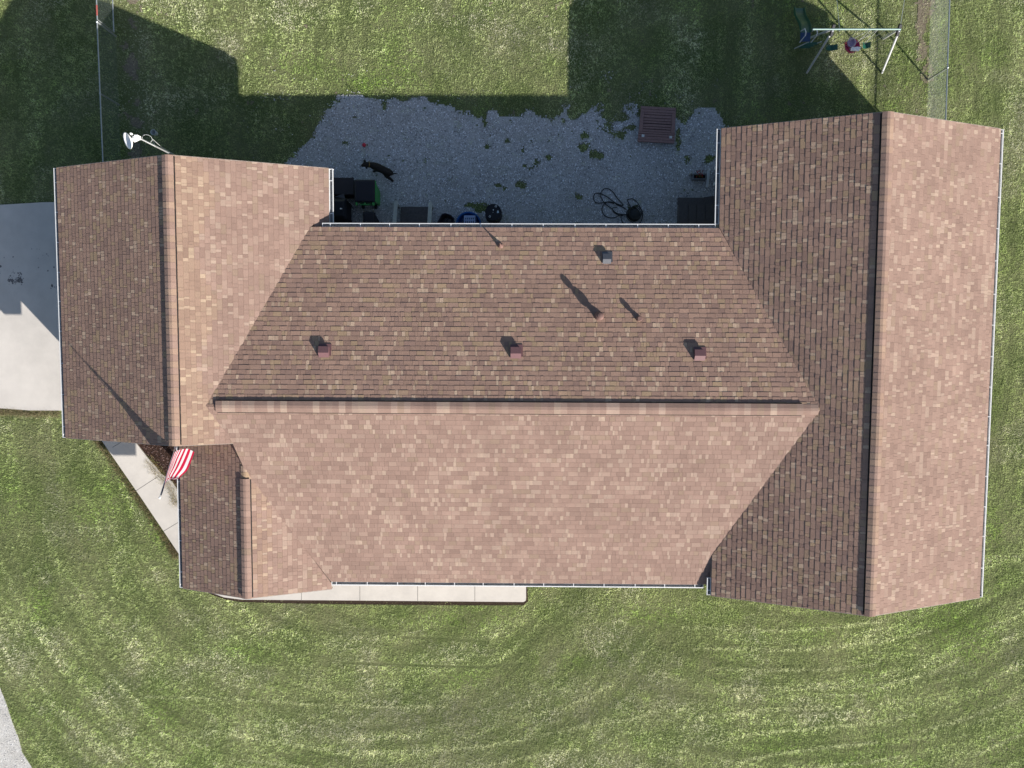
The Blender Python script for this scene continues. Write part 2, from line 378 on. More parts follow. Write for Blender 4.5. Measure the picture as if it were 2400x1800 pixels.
# rake boards (gable edge trim)
def rake(x0, z0, x1, z1, y, sgn):
    mb = MB(); yy = y + sgn * 0.012
    mb.add([(x0, y - sgn * .01, z0 - .17), (x1, y - sgn * .01, z1 - .17), (x1, y - sgn * .01, z1 + .004), (x0, y - sgn * .01, z0 + .004),
            (x0, yy, z0 - .17), (x1, yy, z1 - .17), (x1, yy, z1 + .004), (x0, yy, z0 + .004)],
           [(0, 1, 2, 3), (7, 6, 5, 4), (0, 4, 5, 1), (3, 2, 6, 7), (0, 3, 7, 4), (1, 5, 6, 2)])
    return mb.build('rake_board', M['fascia'], house)
for (X0, X1, XM, ZE, ZT, Y, sg) in ((AX0, AX1, AM, AZE, AZR, AY1, 1), (BX0, BX1, BM, BZE, BZR, BY1, 1), (BX0, BX1, BM, BZE, BZR, BY0, -1)):
    rake(X0 + G, ZE + G * .37, XM, ZT, Y, sg); rake(XM, ZT, X1 - G, ZE + G * .37, Y, sg)
rake(AX0 + G, AZE + G * AP, AM, AZR, AY0, -1); rake(AM, AZR, xAD - .02, zAD, AY0, -1)
rake(DX0 + G, DZW + G * DPW, DR, DZR, DY0, -1); rake(DR, DZR, DXE, ZS, DY0, -1)
# edge board along the open diagonal end of the main roof above the porch roof
mb = MB(); mb.bar((xAD, AY0, zAD - .10), (DR, yD, DZR - .09), 0.02, 0.17); mb.build('rake_board', M['fascia'], house)
# gutters
hang = None
def gutter(a, b, z, out, caps=(True, True), step=0.93, off=0.35, tr='trough'):
    """a,b plan ends of the outer rim; out = plan unit vector pointing away from the roof"""
    global hang
    A = Vector((a[0], a[1], 0)); B = Vector((b[0], b[1], 0)); d = (B - A).normalized(); o = Vector((out[0], out[1], 0))
    W = G; prof = [(0.0, z - .004), (0.0, z - .02), (0.012, z - .055), (0.02, z - .11), (W - .004, z - .11), (W - .004, z + .012)]      # (inward offset, z)
    inn = [(W - .010, z + .012), (W - .010, z - .104), (0.026, z - .104), (0.019, z - .055), (0.012, z - .022), (0.022, z - .016), (0.024, z - .002)]
    ring = prof + inn; n = len(ring)
    mb = MB()
    v = [A - o * q[0] + Vector((0, 0, q[1])) for q in ring] + [B - o * q[0] + Vector((0, 0, q[1])) for q in ring]
    mb.add(v, [(i, (i + 1) % n, (i + 1) % n + n, i + n) for i in range(n)])
    for e, c_, s_ in ((A, caps[0], 1), (B, caps[1], -1)):
        if c_:
            q = e + d * s_ * .006
            mb.bar(q - o * (W / 2) + Vector((0, 0, z - .10)), q - o * (W / 2) + Vector((0, 0, z - .002)), 0.012 if abs(d.x) > .5 else W, W if abs(d.x) > .5 else 0.012, up=(0, 1, 0))
    g = mb.build('gutter', M['white'], house)
    # flat dark grey lining sheet in the trough, with loose leaf bits
    t = MB(); v = []
    for e in (A + d * .02, B - d * .02): v += [e - o * .029 + Vector((0, 0, z - .06)), e - o * (W - .012) + Vector((0, 0, z - .06))]
    t.add(v, [(0, 1, 3, 2)]); t.build('trough_lining', M[tr], g)
    lf = MB()
    for i in range(int((B - A).length * 2.2)):
        q = A + d * random.uniform(.1, (B - A).length - .1) - o * random.uniform(.045, W - .03); r = random.uniform(.008, .025); th = random.uniform(0, 6.28)
        lf.add([q + Vector((r * math.cos(th + k * 2.1), r * math.sin(th + k * 2.1), z - .054 + .004 * k)) for k in range(3)], [(0, 1, 2)], random.choice([(.12, .08, .04), (.05, .04, .03), (.18, .13, .08)]))
    lf.build('leaf_litter', M['stone'], g)['kind'] = 'stuff'
    L = (B - A).length; s = off
    while s < L - .1:
        q = A + d * s; h = MB(); h.bar(q - o * .01 + Vector((0, 0, z - .006)), q - o * (W + .004) + Vector((0, 0, z - .006)), 0.022, 0.006)
        h.build('hanger', M['white'], g); s += step * random.uniform(.92, 1.06)
    return g
gutter((AX0, AY0), (AX0, AY1), AZE, (-1, 0))
gutter((AX1, YN + .01), (AX1, AY1), AZE, (1, 0), off=.3)
gutter((at(755, 521, ZN).x, YN), (BX0 + .02, YN), ZN, (0, 1), off=.24)
gutter((BX0, YN + .0), (BX0, BY1), BZE, (-1, 0), off=.55)
gutter((BX1, BY0), (BX1, BY1), BZE, (1, 0), off=.9)
gutter((DXE, YS), (BX0 - .05, YS), ZS, (0, -1), off=.15)
gutter((BX0, BY0), (BX0, at(1654, 1355, BZE).y), BZE, (-1, 0), off=.15)
gutter((DX0, DY0), (DX0, AY0 - .02), DZW, (-1, 0), off=.5)
# fascia behind gutters
def fas(x0, x1, y0, y1, z): MB().box(x0, x1, y0, y1, z - .17, z + .02).build('fascia', M['fascia'], house)
fas(AX0 + G, AX0 + G + .02, AY0 + .015, AY1 - .015, AZE); fas(AX1 - G - .02, AX1 - G, UN + .02, AY1 - .015, AZE)
fas(BX0 + G, BX0 + G + .02, YN + .02, BY1 - .015, BZE); fas(BX1 - G - .02, BX1 - G, BY0 + .015, BY1 - .015, BZE)
fas(BX0 + G, BX0 + G + .02, BY0 + .015, ySB - .05, BZE)
fas(xNA, xNB, YN - G - .02, YN - G, ZN); fas(DXE, BX0 + G, YS + G, YS + G + .02, ZS); fas(DX0 + G, DX0 + G + .02, DY0 + .015, AY0 + .2, DZW)
# walls (with gable ends) and boxed eaves
def wallblock(x0, x1, y0, y1, ze, zr, xm, name='wall'):
    vs = []; zz = ze - .16
    for y in (y0, y1): vs += [(x0, y, 0), (x1, y, 0), (x1, y, zz + (AP * .6)), (xm, y, zr - .17), (x0, y, zz + (AP * .6))]
    MB().add(vs, [(0, 1, 2, 3, 4), (9, 8, 7, 6, 5), (0, 5, 6, 1), (1, 6, 7, 2), (2, 7, 8, 3), (3, 8, 9, 4), (4, 9, 5, 0)]).build(name, M['siding'], house)
wallblock(-13.29, -6.27, -2.58, 4.66, AZE, AZR, AM)
wallblock(6.47, 13.42, -7.3, 5.78, BZE, BZR, BM)
MB().box(-6.26, 6.46, -7.02, 2.88, 0, 2.46).build('wall', M['siding'], house)
def soffit(x0, x1, y0, y1, z): MB().box(x0, x1, y0, y1, z - .19, z - .172).build('soffit', M['white'], house)
soffit(AX0 + G, -13.29, AY0 + .012, AY1 - .012, AZE - .02); soffit(-6.27, AX1 - G, 2.9, AY1 - .012, AZE - .02)
soffit(BX0 + G, 6.47, YN + .03, BY1 - .012, BZE - .02); soffit(13.42, BX1 - G, BY0 + .012, BY1 - .012, BZE - .02)
soffit(-6.1, 5.9, 2.88, YN - G, ZN - .01); soffit(DXE, 6.46, YS + G, -7.02, ZS - .01); soffit(BX0 + G, 6.47, BY0 + .012, -7.03, BZE - .02)
for X0, X1, Y, sg, ZE in ((AX0 + G, -13.29, AY0, 1, AZE), (AX0 + G, -13.29, AY1, -1, AZE), (-6.27, AX1 - G, AY1, -1, AZE), (13.42, BX1 - G, BY0, 1, BZE), (13.42, BX1 - G, BY1, -1, BZE),
                          (BX0 + G, 6.47, BY0, 1, BZE), (BX0 + G, 6.47, BY1, -1, BZE)):
    y0, y1 = (Y + .014, Y + .45) if sg > 0 else (Y - .45, Y - .014)
    MB().box(X0, X1, y0, y1, ZE - .188, ZE - .03).build('eave_return', M['white'], house)
# porch posts, doors, windows, garage door
MB().box(DX0 + G, -9.6, DY0 + .014, DY0 + .45, DZW - .19, DZW - .03).build('eave_return', M['white'], house)
for x, y in ((-8.7, DY0 + .4), (DXE - .5, DY0 + .4)):
    p = MB(); p.box(x - .06, x + .06, y - .06, y + .06, .12, 2.42); p.build('porch_post', M['white'], house)
MB().box(-13.33, -13.285, -1.9, 3.4, .02, 2.15).build('garage_door', M['door'], house)
dr = MB().box(-3.75, -2.85, 2.875, 2.92, .55, 2.45).build('door', M['door'], house)
MB().tube([(-2.95, 2.93, 1.45), (-2.95, 2.98, 1.45)], .025).build('handle', M['gmetal'], dr)
dr = MB().box(-7.9, -7.0, -7.06, -7.02, .15, 2.2).build('door', M['door'], house) if False else None
def window(x0, x1, y0, y1, z0, z1):
    f = MB().box(x0, x1, y0, y1, z0, z1).build('window', M['white'], house)
    if abs(x1 - x0) > abs(y1 - y0): MB().box(x0 + .06, x1 - .06, y0 - .004, y1 + .004, z0 + .06, z1 - .06).build('pane', M['glass'], f)
    else: MB().box(x0 - .004, x1 + .004, y0 + .06, y1 - .06, z0 + .06, z1 - .06).build('pane', M['glass'], f)
for x in (-1.2, 1.4, 3.6): window(x, x + 1.1, 2.87, 2.91, 1.0, 2.1)
for x in (-4.5, -1.5, 2.0, 4.2): window(x, x + 1.3, -7.05, -7.01, .9, 2.1)
for y in (-5.5, -1.5, 2.5): window(13.41, 13.45, y, y + 1.2, .9, 2.1)
window(8.2, 9.4, 5.77, 5.81, .9, 2.1); window(-11, -9.8, 4.65, 4.69, .9, 2.1); window(8.5, 10.3, -7.33, -7.29, .9, 2.1)
# downspout at the east wing, yard side
e0 = at(1676, 392, BZE - .12)
ds = MB(); xw = 6.42; yy = e0.y
ds.bar((BX0 + .06, yy, BZE - .10), (BX0 + .06, yy, BZE - .24), .07, .09); ds.bar((BX0 + .06, yy, BZE - .22), (xw - .03, yy, BZE - .62), .09, .065)
ds.bar((xw - .01, yy, BZE - .58), (xw - .01, yy, .2), .09, .07)
ds.build('downspout', M['white'], house)
# ------------------------------------------------------------ roof vents (parts of the house)
def box_vent(u, v, wpx, mt, h=0.135):
    yN = at(u, v[0], 3.4).y; yS = at(u, v[1], 3.4).y; c = at(u, (v[0] + v[1]) / 2, 3.4)
    z = fN(c.x, c.y); W = wpx / 2 / 79.0
    P = lambda x, y, hh: (x, y, fN(x, y) + hh)
    y2 = yS + (yN - yS) * .43
    k = MB(); x0, x1 = c.x - W, c.x + W
    # hood: level-ish top, sloping uphill side, open north mouth
    prof = [(yS, .02), (y2, h), (yN, h - .012), (yN, h - .045), (y2, .03)]
    vs = [P(x0, a, b) for a, b in prof] + [P(x1, a, b) for a, b in prof]; n = 5
    k.add(vs, [(0, 1, 2, 3, 4), (9, 8, 7, 6, 5)] + [(i, i + n, (i + 1) % n + n, (i + 1) % n) for i in range(n)])
    k.add([P(x0 + .01, yS + .02, .0), P(x1 - .01, yS + .02, .0), P(x1 - .01, yN - .04, .0), P(x0 + .01, yN - .04, .0), P(x0 + .01, yS + .02, .025), P(x1 - .01, yS + .02, .025),
           P(x1 - .01, yN - .04, h - .03), P(x0 + .01, yN - .04, h - .03)], [(3, 2, 1, 0), (4, 5, 6, 7), (0, 1, 5, 4), (1, 2, 6, 5), (2, 3, 7, 6), (3, 0, 4, 7)])
    o = k.build('box_vent', mt, house)
    # flange on the roof surface
    fl = MB(); q = [(x0 - .01, yS + .05), (x1 + .05, yS + .05), (x1 + .05, yN + .07), (x0 - .01, yN + .07)]
    fl.add([P(a, b, .012) for a, b in q] + [P(a, b, .024) for a, b in q], [(4, 5, 6, 7), (0, 1, 5, 4), (1, 2, 6, 5), (2, 3, 7, 6), (3, 0, 4, 7)]); fl.build('flange', mt, o)
    return o
box_vent(761, (811.5, 837.6), 24, M['maroon']); box_vent(1209, (813, 840), 24, M['maroon']); box_vent(1638, (819, 845), 24, M['maroon'])
box_vent(1427, (590, 614), 19, M['gmetal'], h=.12)
def flue(u, v, h, prof, base):
    p = at(u, v, 3.3); z = fN(p.x, p.y)
    o = MB().lathe(prof, (p.x, p.y, z), 28).build('flue_pipe', M['copper'], house, smooth=False)
    MB().lathe([(base * 1.25, -.06), (base * 1.25, .0), (base, .05), (base * .62, .10)], (p.x, p.y, z + .012), 28).build('flashing', M['copper'], o)
flue(1404, 741, .5, [(.078, -.05), (.078, .17), (.118, .18), (.128, .20), (.128, .225), (.112, .25), (.100, .285), (.058, .30), (.055, .355), (.086, .365), (.092, .41), (.07, .44), (.02, .45)], .11)
flue(1498, 747, .25, [(.048, -.05), (.048, .125), (.068, .13), (.074, .145), (.072, .195), (.06, .21)], .07)
p = at(1173, 576, 2.8); zz = fN(p.x, p.y)
o = MB().lathe([(.018, -.05), (.018, .46), (.012, .462)], (p.x, p.y, zz), 14).build('vent_pipe', M['copper'], house)
MB().lathe([(.085, -.02), (.085, .015), (.07, .03), (.03, .13), (.02, .15)], (p.x, p.y, zz + .008), 24).build('flashing', M['copper'], o)
NBL = 2300000
# ============================================================ GROUND AND PAVING
def sheet(name, poly, z0, z1, m, kind='structure', label=None):
    o = MB().prism([(p[0], p[1]) for p in poly], z0, z1).build(name, m); o['kind'] = kind
    return o
def grass_mat():
    m = bpy.data.materials.new('lawn'); m.use_nodes = True; t = m.node_tree; N = t.nodes; L = t.links; b = N['Principled BSDF']
    b.inputs['Roughness'].default_value = 1; b.inputs['Specular IOR Level'].default_value = 0.05
    tc = N.new('ShaderNodeTexCoord').outputs['Object']; cols = []
    n1 = N.new('ShaderNodeTexNoise'); n1.inputs['Scale'].default_value = 0.7; n1.inputs['Detail'].default_value = 8; L.new(tc, n1.inputs['Vector'])
    cr = N.new('ShaderNodeValToRGB'); L.new(n1.outputs['Fac'], cr.inputs[0])
    cr.color_ramp.elements[0].position = .35; cr.color_ramp.elements[0].color = (0.11, 0.14, 0.052, 1)
    cr.color_ramp.elements[1].position = .68; cr.color_ramp.elements[1].color = (0.18, 0.19, 0.095, 1)
    n2 = N.new('ShaderNodeTexNoise'); n2.inputs['Scale'].default_value = 22; n2.inputs['Detail'].default_value = 5; L.new(tc, n2.inputs['Vector'])
    rp = N.new('ShaderNodeMapRange'); L.new(n2.outputs['Fac'], rp.inputs[0]); rp.inputs[1].default_value = .3; rp.inputs[2].default_value = .7
    rp.inputs[3].default_value = .7; rp.inputs[4].default_value = 1.25
    vm = N.new('ShaderNodeVectorMath'); vm.operation = 'SCALE'; L.new(cr.outputs[0], vm.inputs[0]); L.new(rp.outputs[0], vm.inputs['Scale'])
    L.new(vm.outputs[0], b.inputs['Base Color'])
    bp = N.new('ShaderNodeBump'); bp.inputs['Strength'].default_value = 1; bp.inputs['Distance'].default_value = 0.04
    L.new(n2.outputs['Fac'], bp.inputs['Height']); L.new(bp.outputs[0], b.inputs['Normal'])
    return m
gm = MB(); gm.add([(-300, -300, 0), (300, -300, 0), (300, 300, 0), (-300, 300, 0)], [(0, 1, 2, 3)])
gr = gm.build('ground', grass_mat()); gr['kind'] = 'structure'
# driveway
drive = px([(0, 478), (60, 474), (140, 471)], .06) ; d0 = drive[0]
drive = [(-27, at(0, 480, .06).y - .05), tuple(at(0, 480, .06)[:2]), tuple(at(100, 474, .06)[:2]), (-13.30, at(145, 472, .06).y), (-13.30, at(150, 962, .06).y), tuple(at(70, 962, .06)[:2]), tuple(at(0, 957, .06)[:2]), (-27, at(0, 950, .06).y)]
sheet('driveway', drive, -.05, .06, M['concrete'])
st = MB()
for (u, v, sp_, cnt) in ((27, 658, .07, 60), (46, 657, .05, 50), (37, 650, .14, 60), (122, 674, .10, 12), (12, 640, .3, 12), (100, 600, .5, 14)):
    for c_ in range(cnt):
        q = at(u, v, .06) + Vector((random.gauss(0, sp_), random.gauss(0, sp_ * .8), 0)); r = abs(random.gauss(0, .014)) + .003
        if q.x > -13.4: continue
        st.prism([(q.x + r * random.uniform(.6, 1.3) * math.cos(k * .9), q.y + r * random.uniform(.6, 1.3) * math.sin(k * .9)) for k in range(7)], .058 + c_ * 3e-5, .0615 + c_ * 3e-5)
st.build('oil_stains', M['stain'])['kind'] = 'structure'
# diagonal front walk, from the driveway corner to the porch
wl = px([(180, 950), (222, 1010), (239, 1034), (328.5, 1163.6), (382.7, 1244), (418, 1296.6), (470, 1368), (494, 1388.6), (525, 1400), (567, 1405.5)], .08)
wr = px([(840, 1290), (700, 1290), (520, 1290), (440, 1180), (416, 1150), (402, 1128), (378, 1110), (362, 1090), (345, 1072), (321, 1041), (300, 1015), (262, 960)], .08)
walk = wl + px([(705, 1406.5)], .08) + [(wl[-1][0] + 3, -7.05)] + [(-8.0, -7.05)] + [(-9.2, -7.05)]
front = px([(567, 1405.5), (800, 1407.2), (1227, 1411), (1232, 1408), (1233, 1402), (1233, 1370)], .13)
walkpoly = wl[:-1] + [wl[-1]] + [(wl[-1][0], -6.95), (-9.9, -6.0)] + wr[3:]
sheet('front_walk', walkpoly, -.02, .08, M['concrete'])
sheet('porch_slab', front + [(front[-1][0], -6.9), (front[0][0] + .004, -6.9)], -.05, .13, M['concrete'])
jt = MB()
def joint(a, b, z):
    A = at(*a, z); B = at(*b, z); jt.bar((A.x, A.y, z - .004), (B.x, B.y, z - .004), .014, .012)
joint((319.5, 1150), (368.5, 1118), .08); joint((383.5, 1245), (420, 1223), .08); joint((263.5, 1048.5), (290, 1033), .08)
for u in (706.6, 843.5, 979, 1113): joint((u, 1374), (u, 1408.5), .13)
jt.build('pavement_joints', M['joint'])['kind'] = 'structure'
# dark soil trench along the slab edge
tr = px([(480, 1384), (500, 1395), (530, 1405), (567, 1411), (700, 1414.5), (900, 1417), (1100, 1418.5), (1228, 1418), (1238, 1409), (1236, 1374)])
tr2 = px([(1228, 1374), (1226, 1400), (900, 1398), (600, 1396), (520, 1392), (490, 1380)])
sheet('soil_edging', tr + tr2, -.02, .008, M['soil'])
sheet('mulch_bed', px([(300, 1015), (323, 1041), (345, 1072), (372, 1105), (398, 1130), (424, 1165), (450, 1150), (450, 1020)]), -.02, .03, M['bark'])
# pale gravel lane in the front corner
lane = px([(-900, 1150), (-200, 1440), (0, 1612), (14, 1645), (28, 1690), (44, 1730), (52, 1762), (74, 1797), (110, 1850), (150, 1960), (150, 2200), (-900, 2200)])
sheet('gravel_lane', lane, -.03, .012, M['road'])
# ------------------------------------------------------------ gravel yard between the wings
GRP = px([(640, 410), (672, 378), (706, 350), (735, 320), (755, 285), (770, 250), (784, 222), (815, 228), (850, 222), (905, 235), (950, 221), (1000, 228), (1015, 244), (1042, 246), (1085, 262), (1150, 262),
          (1162, 246), (1170, 276), (1225, 276), (1232, 250), (1250, 252), (1256, 272), (1310, 268), (1326, 243), (1345, 250), (1362, 270), (1385, 245), (1398, 238), (1412, 250), (1432, 258), (1470, 243), (1490, 246), (1500, 275), (1590, 275),
          (1612, 262), (1640, 254), (1675, 256), (1690, 290), (1720, 310), (1800, 540), (640, 560)])
SPOT = [(1135, 275, 8, 28), (1120, 262, 14, 14), (1345, 268, 14, 18), (1432, 272, 34, 22), (1420, 300, 22, 20), (1445, 318, 20, 14), (1368, 318, 16, 12), (1362, 345, 16, 14), (1392, 366, 22, 12), (1480, 300, 16, 8),
        (1225, 352, 6, 14), (1188, 332, 7, 7), (1140, 346, 8, 8), (1285, 371, 9, 7), (1181, 444, 8, 8), (1221, 433, 14, 9), (1166, 436, 10, 6), (1357, 464, 12, 9), (1611, 379, 12, 14), (808, 340, 12, 9), (830, 276, 8, 5), (1508, 330, 6, 6),
        (1588, 330, 8, 22), (1600, 262, 18, 26), (1130, 490, 22, 12), (1110, 482, 25, 8), (1660, 372, 14, 8), (1395, 295, 14, 20), (940, 232, 14, 12), (900, 250, 8, 10), (872, 224, 20, 6)]
def spots(x, y):
    r = np.zeros(len(x))
    for u, v, a, b in SPOT:
        q = at(u, v); r = np.maximum(r, 1.25 - np.sqrt(((x - q.x) / (a / 69.)) ** 2 + ((y - q.y) / (b / 69.)) ** 2))
    return r
def gravel_mask(x, y):
    ins = inpoly(x, y, GRP).astype(float)
    for dx_, dy_ in ((.12, 0), (-.12, 0), (0, .12), (0, -.12), (.2, .2), (-.2, .2)): ins = ins + inpoly(x + dx_, y + dy_, GRP)
    ins = ins / 7.0
    return ins + (fbm(x, y, .5, 4) - .5) * 1.1 - np.clip(spots(x, y) * 1.1 + (fbm(x, y, .22, 8) - .5) * 1.3, 0, .8)
# sheet made of the grid cells where the gravel lies
gx, gy = np.arange(-9.5, 8.6, .05), np.arange(2.6, 9.0, .05)
X, Y = np.meshgrid(gx, gy); mk = (gravel_mask(X.ravel(), Y.ravel()) > .5).reshape(X.shape)
V = np.stack([X.ravel(), Y.ravel(), .006 + .012 * fbm(X.ravel(), Y.ravel(), .3, 2)], 1); nx = len(gx)
I, J = np.nonzero(mk[:-1, :-1]); a = I * nx + J
Fq = np.stack([a, a + 1, a + nx + 1, a + nx], 1)
gyard = npmesh('gravel_yard', V, Fq, M['gravel']); gyard['kind'] = 'structure'
gx, gy = np.arange(-13.8, 13.9, .06), np.arange(4.9, 14, .06); X, Y = np.meshgrid(gx, gy); xf, yf = X.ravel(), Y.ravel()
em = np.exp(-((xf - 13.12) / .28) ** 2) * .56 + np.exp(-((xf + 12.85) / .5) ** 2) * .44 + (fbm(xf, yf, .35, 41) - .5) * 1.6
mk = (em > .5).reshape(X.shape); I, J = np.nonzero(mk[:-1, :-1]); a = I * len(gx) + J
npmesh('bare_earth', np.stack([xf, yf, .004 + .010 * fbm(xf, yf, .3, 5)], 1), np.stack([a, a + 1, a + len(gx) + 1, a + len(gx)], 1), M['earth'])['kind'] = 'structure'
def scatter_stones(name, x, y, z0, rmin, rmax, cols, flat=.6):
    n = len(x); r = rng.uniform(rmin, rmax, n); a0 = rng.uniform(0, 6.28, n); vs = []
    for k in range(4):
        a = a0 + k * 1.5708 + rng.uniform(-.3, .3, n); rr = r * rng.uniform(.7, 1.2, n)
        vs.append(np.stack([x + rr * np.cos(a), y + rr * np.sin(a), np.full(n, z0)], 1))
    vs.append(np.stack([x + r * rng.uniform(-.5, .5, n), y + r * rng.uniform(-.5, .5, n), z0 + r * flat * rng.uniform(.8, 1.5, n)], 1))
    V = np.stack(vs, 1).reshape(-1, 3); b = np.arange(n)[:, None] * 5
    Fc = np.concatenate([b + np.array([[k, (k + 1) % 4, 4]]) for k in range(4)], 1).reshape(-1, 3)
    c = np.array(cols)[rng.integers(0, len(cols), n)] * rng.uniform(.7, 1.25, n)[:, None]
    return npmesh(name, V, Fc, M['stone'], np.repeat(c, 4, 0))
n = 90000; x = rng.uniform(-9.5, 8.0, n); y = rng.uniform(2.7, 8.9, n); k = gravel_mask(x, y) > .42 - rng.exponential(.06, n)
s = scatter_stones('gravel_stones', x[k], y[k], .012, .010, .026, [(.52, .52, .53), (.68, .68, .70), (.24, .24, .24), (.42, .41, .40), (.88, .89, .92), (.34, .33, .32)])
s['kind'] = 'stuff'
n = 9000; x = rng.uniform(-13, -9, n); y = rng.uniform(-6.5, -2.5, n)
MUL = px([(318, 1034), (323, 1041), (345, 1072), (372, 1105), (398, 1130), (424, 1165), (450, 1150), (450, 1020)])
k = inpoly(x, y, MUL)
s = scatter_stones('bark_mulch', x[k], y[k], .028, .012, .035, [(.06, .035, .03), (.10, .06, .05), (.03, .02, .018), (.16, .11, .10)], .5); s['kind'] = 'stuff'
n = 5000; x = rng.uniform(-19, -15.4, n); y = rng.uniform(-17, -9, n); k = inpoly(x, y, lane)
scatter_stones('lane_stones', x[k], y[k], .008, .010, .032, [(.62, .61, .60), (.75, .74, .73), (.42, .40, .38), (.55, .52, .48)])['kind'] = 'stuff'
# ------------------------------------------------------------ grass blades
HOUSEP = [[(-13.35, -2.65), (-6.2, -2.65), (-6.2, -7.05), (6.4, -7.05), (6.4, -7.35), (13.45, -7.35), (13.45, 5.8), (6.4, 5.8), (6.4, 2.8), (-6.3, 2.8), (-6.3, 4.7), (-13.35, 4.7)]]
LINES = []
def LN(o, pts, w_, s_):
    P = [(o[0] + a / 2.765, o[1] + b / 2.765) for a, b in pts]; LINES.append((px(P), w_, s_))
r3, r2, r1 = (1600, 1200), (800, 1200), (0, 1200)
for pts in ([(0, 745), (150, 748), (350, 762), (600, 765), (850, 757), (1050, 738), (1200, 715), (1320, 700)], [(80, 882), (300, 885), (600, 890), (850, 885), (1000, 872), (1200, 850), (1400, 815), (1600, 770)],
            [(180, 1015), (450, 1022), (800, 1022), (1000, 1015), (1250, 985)], [(180, 1160), (300, 1145), (600, 1138), (900, 1142), (1200, 1125), (1400, 1095), (1600, 1040), (1780, 960)],
            [(100, 1335), (300, 1305), (500, 1280), (750, 1270), (1020, 1265)], [(150, 1500), (400, 1445), (700, 1412), (1000, 1385), (1250, 1360), (1500, 1310)],
            [(350, 1620), (600, 1565), (900, 1525), (1250, 1490)], [(850, 1655), (1200, 1620), (1450, 1580)], [(1550, 1420), (1850, 1330), (2212, 1180)], [(1900, 1570), (2100, 1480), (2300, 1400)]):
    LN(r3, pts, .065, 1)
for pts in ([(0, 1250), (400, 1262), (700, 1250)], [(-900, 1410), (0, 1550), (250, 1562), (600, 1540), (900, 1520), (1200, 1465), (1600, 1380), (1900, 1340), (2100, 1260)],
            [(850, 1655), (1200, 1590), (1500, 1540)], [(1170, 1330), (1500, 1240), (1750, 1120)]): LN(r2, pts, .065, .9)
for pts in ([(400, 810), (650, 815), (950, 840)], [(0, 975), (300, 985), (600, 995), (900, 1003), (1200, 975)]): LN(r2, pts, .045, -1.4)
for pts in ([(950, 1195), (1500, 1210), (1800, 1225), (2212, 1260)], [(1400, 1410), (1700, 1470), (2212, 1550)], [(1500, 1600), (2000, 1650)]): LN(r1, pts, .06, .8)
LN((1600, 0), [(2015, 560), (2018, 700), (2015, 800)], .05, -1.6)
DRY = [(1300, 1655, 330, 55, 0), (1500, 1575, 120, 60, -.5), (1430, 1475, 60, 70, -.6), (908, 1690, 230, 40, 0), (1080, 1525, 70, 16, 0), (441, 1562, 70, 20, .35), (108, 1352, 32, 34, 0), (50, 1545, 60, 40, .8), (116, 1672, 50, 24, -.3), (289, 1706, 36, 24, 0),
       (217, 1779, 60, 34, 0), (167, 1716, 20, 26, 0), (320, 1480, 26, 26, 0), (440, 1450, 30, 22, 0), (1190, 85, 100, 55, 0), (1120, 45, 50, 24, 0), (700, 10, 50, 20, 0), (640, 130, 26, 22, 0), (870, 212, 60, 10, 0), (350, 1170, 26, 90, -.5),
       (2300, 700, 40, 110, 0), (2290, 860, 40, 70, 0), (2370, 1520, 34, 50, 0), (1770, 1560, 30, 90, 0), (2020, 120, 80, 70, 0), (2080, 210, 40, 26, 0), (60, 970, 70, 9, 0), (2330, 400, 40, 60, 0), (1960, 1680, 60, 20, 0), (1760, 1480, 24, 40, 0), (2240, 1570, 50, 30, 0), (1850, 1330, 30, 15, 0)]
GRN = [(1530, 1440, 90, 30), (1060, 1450, 110, 30), (1830, 1750, 100, 30), (2330, 1240, 30, 70), (1350, 1552, 40, 16), (1100, 1590, 90, 26), (220, 1215, 60, 60), (380, 1250, 40, 50), (2310, 960, 40, 50), (700, 150, 90, 30), (900, 190, 120, 30),
       (380, 1670, 50, 50), (95, 1420, 25, 40), (560, 1530, 80, 25), (1980, 1400, 80, 26)]
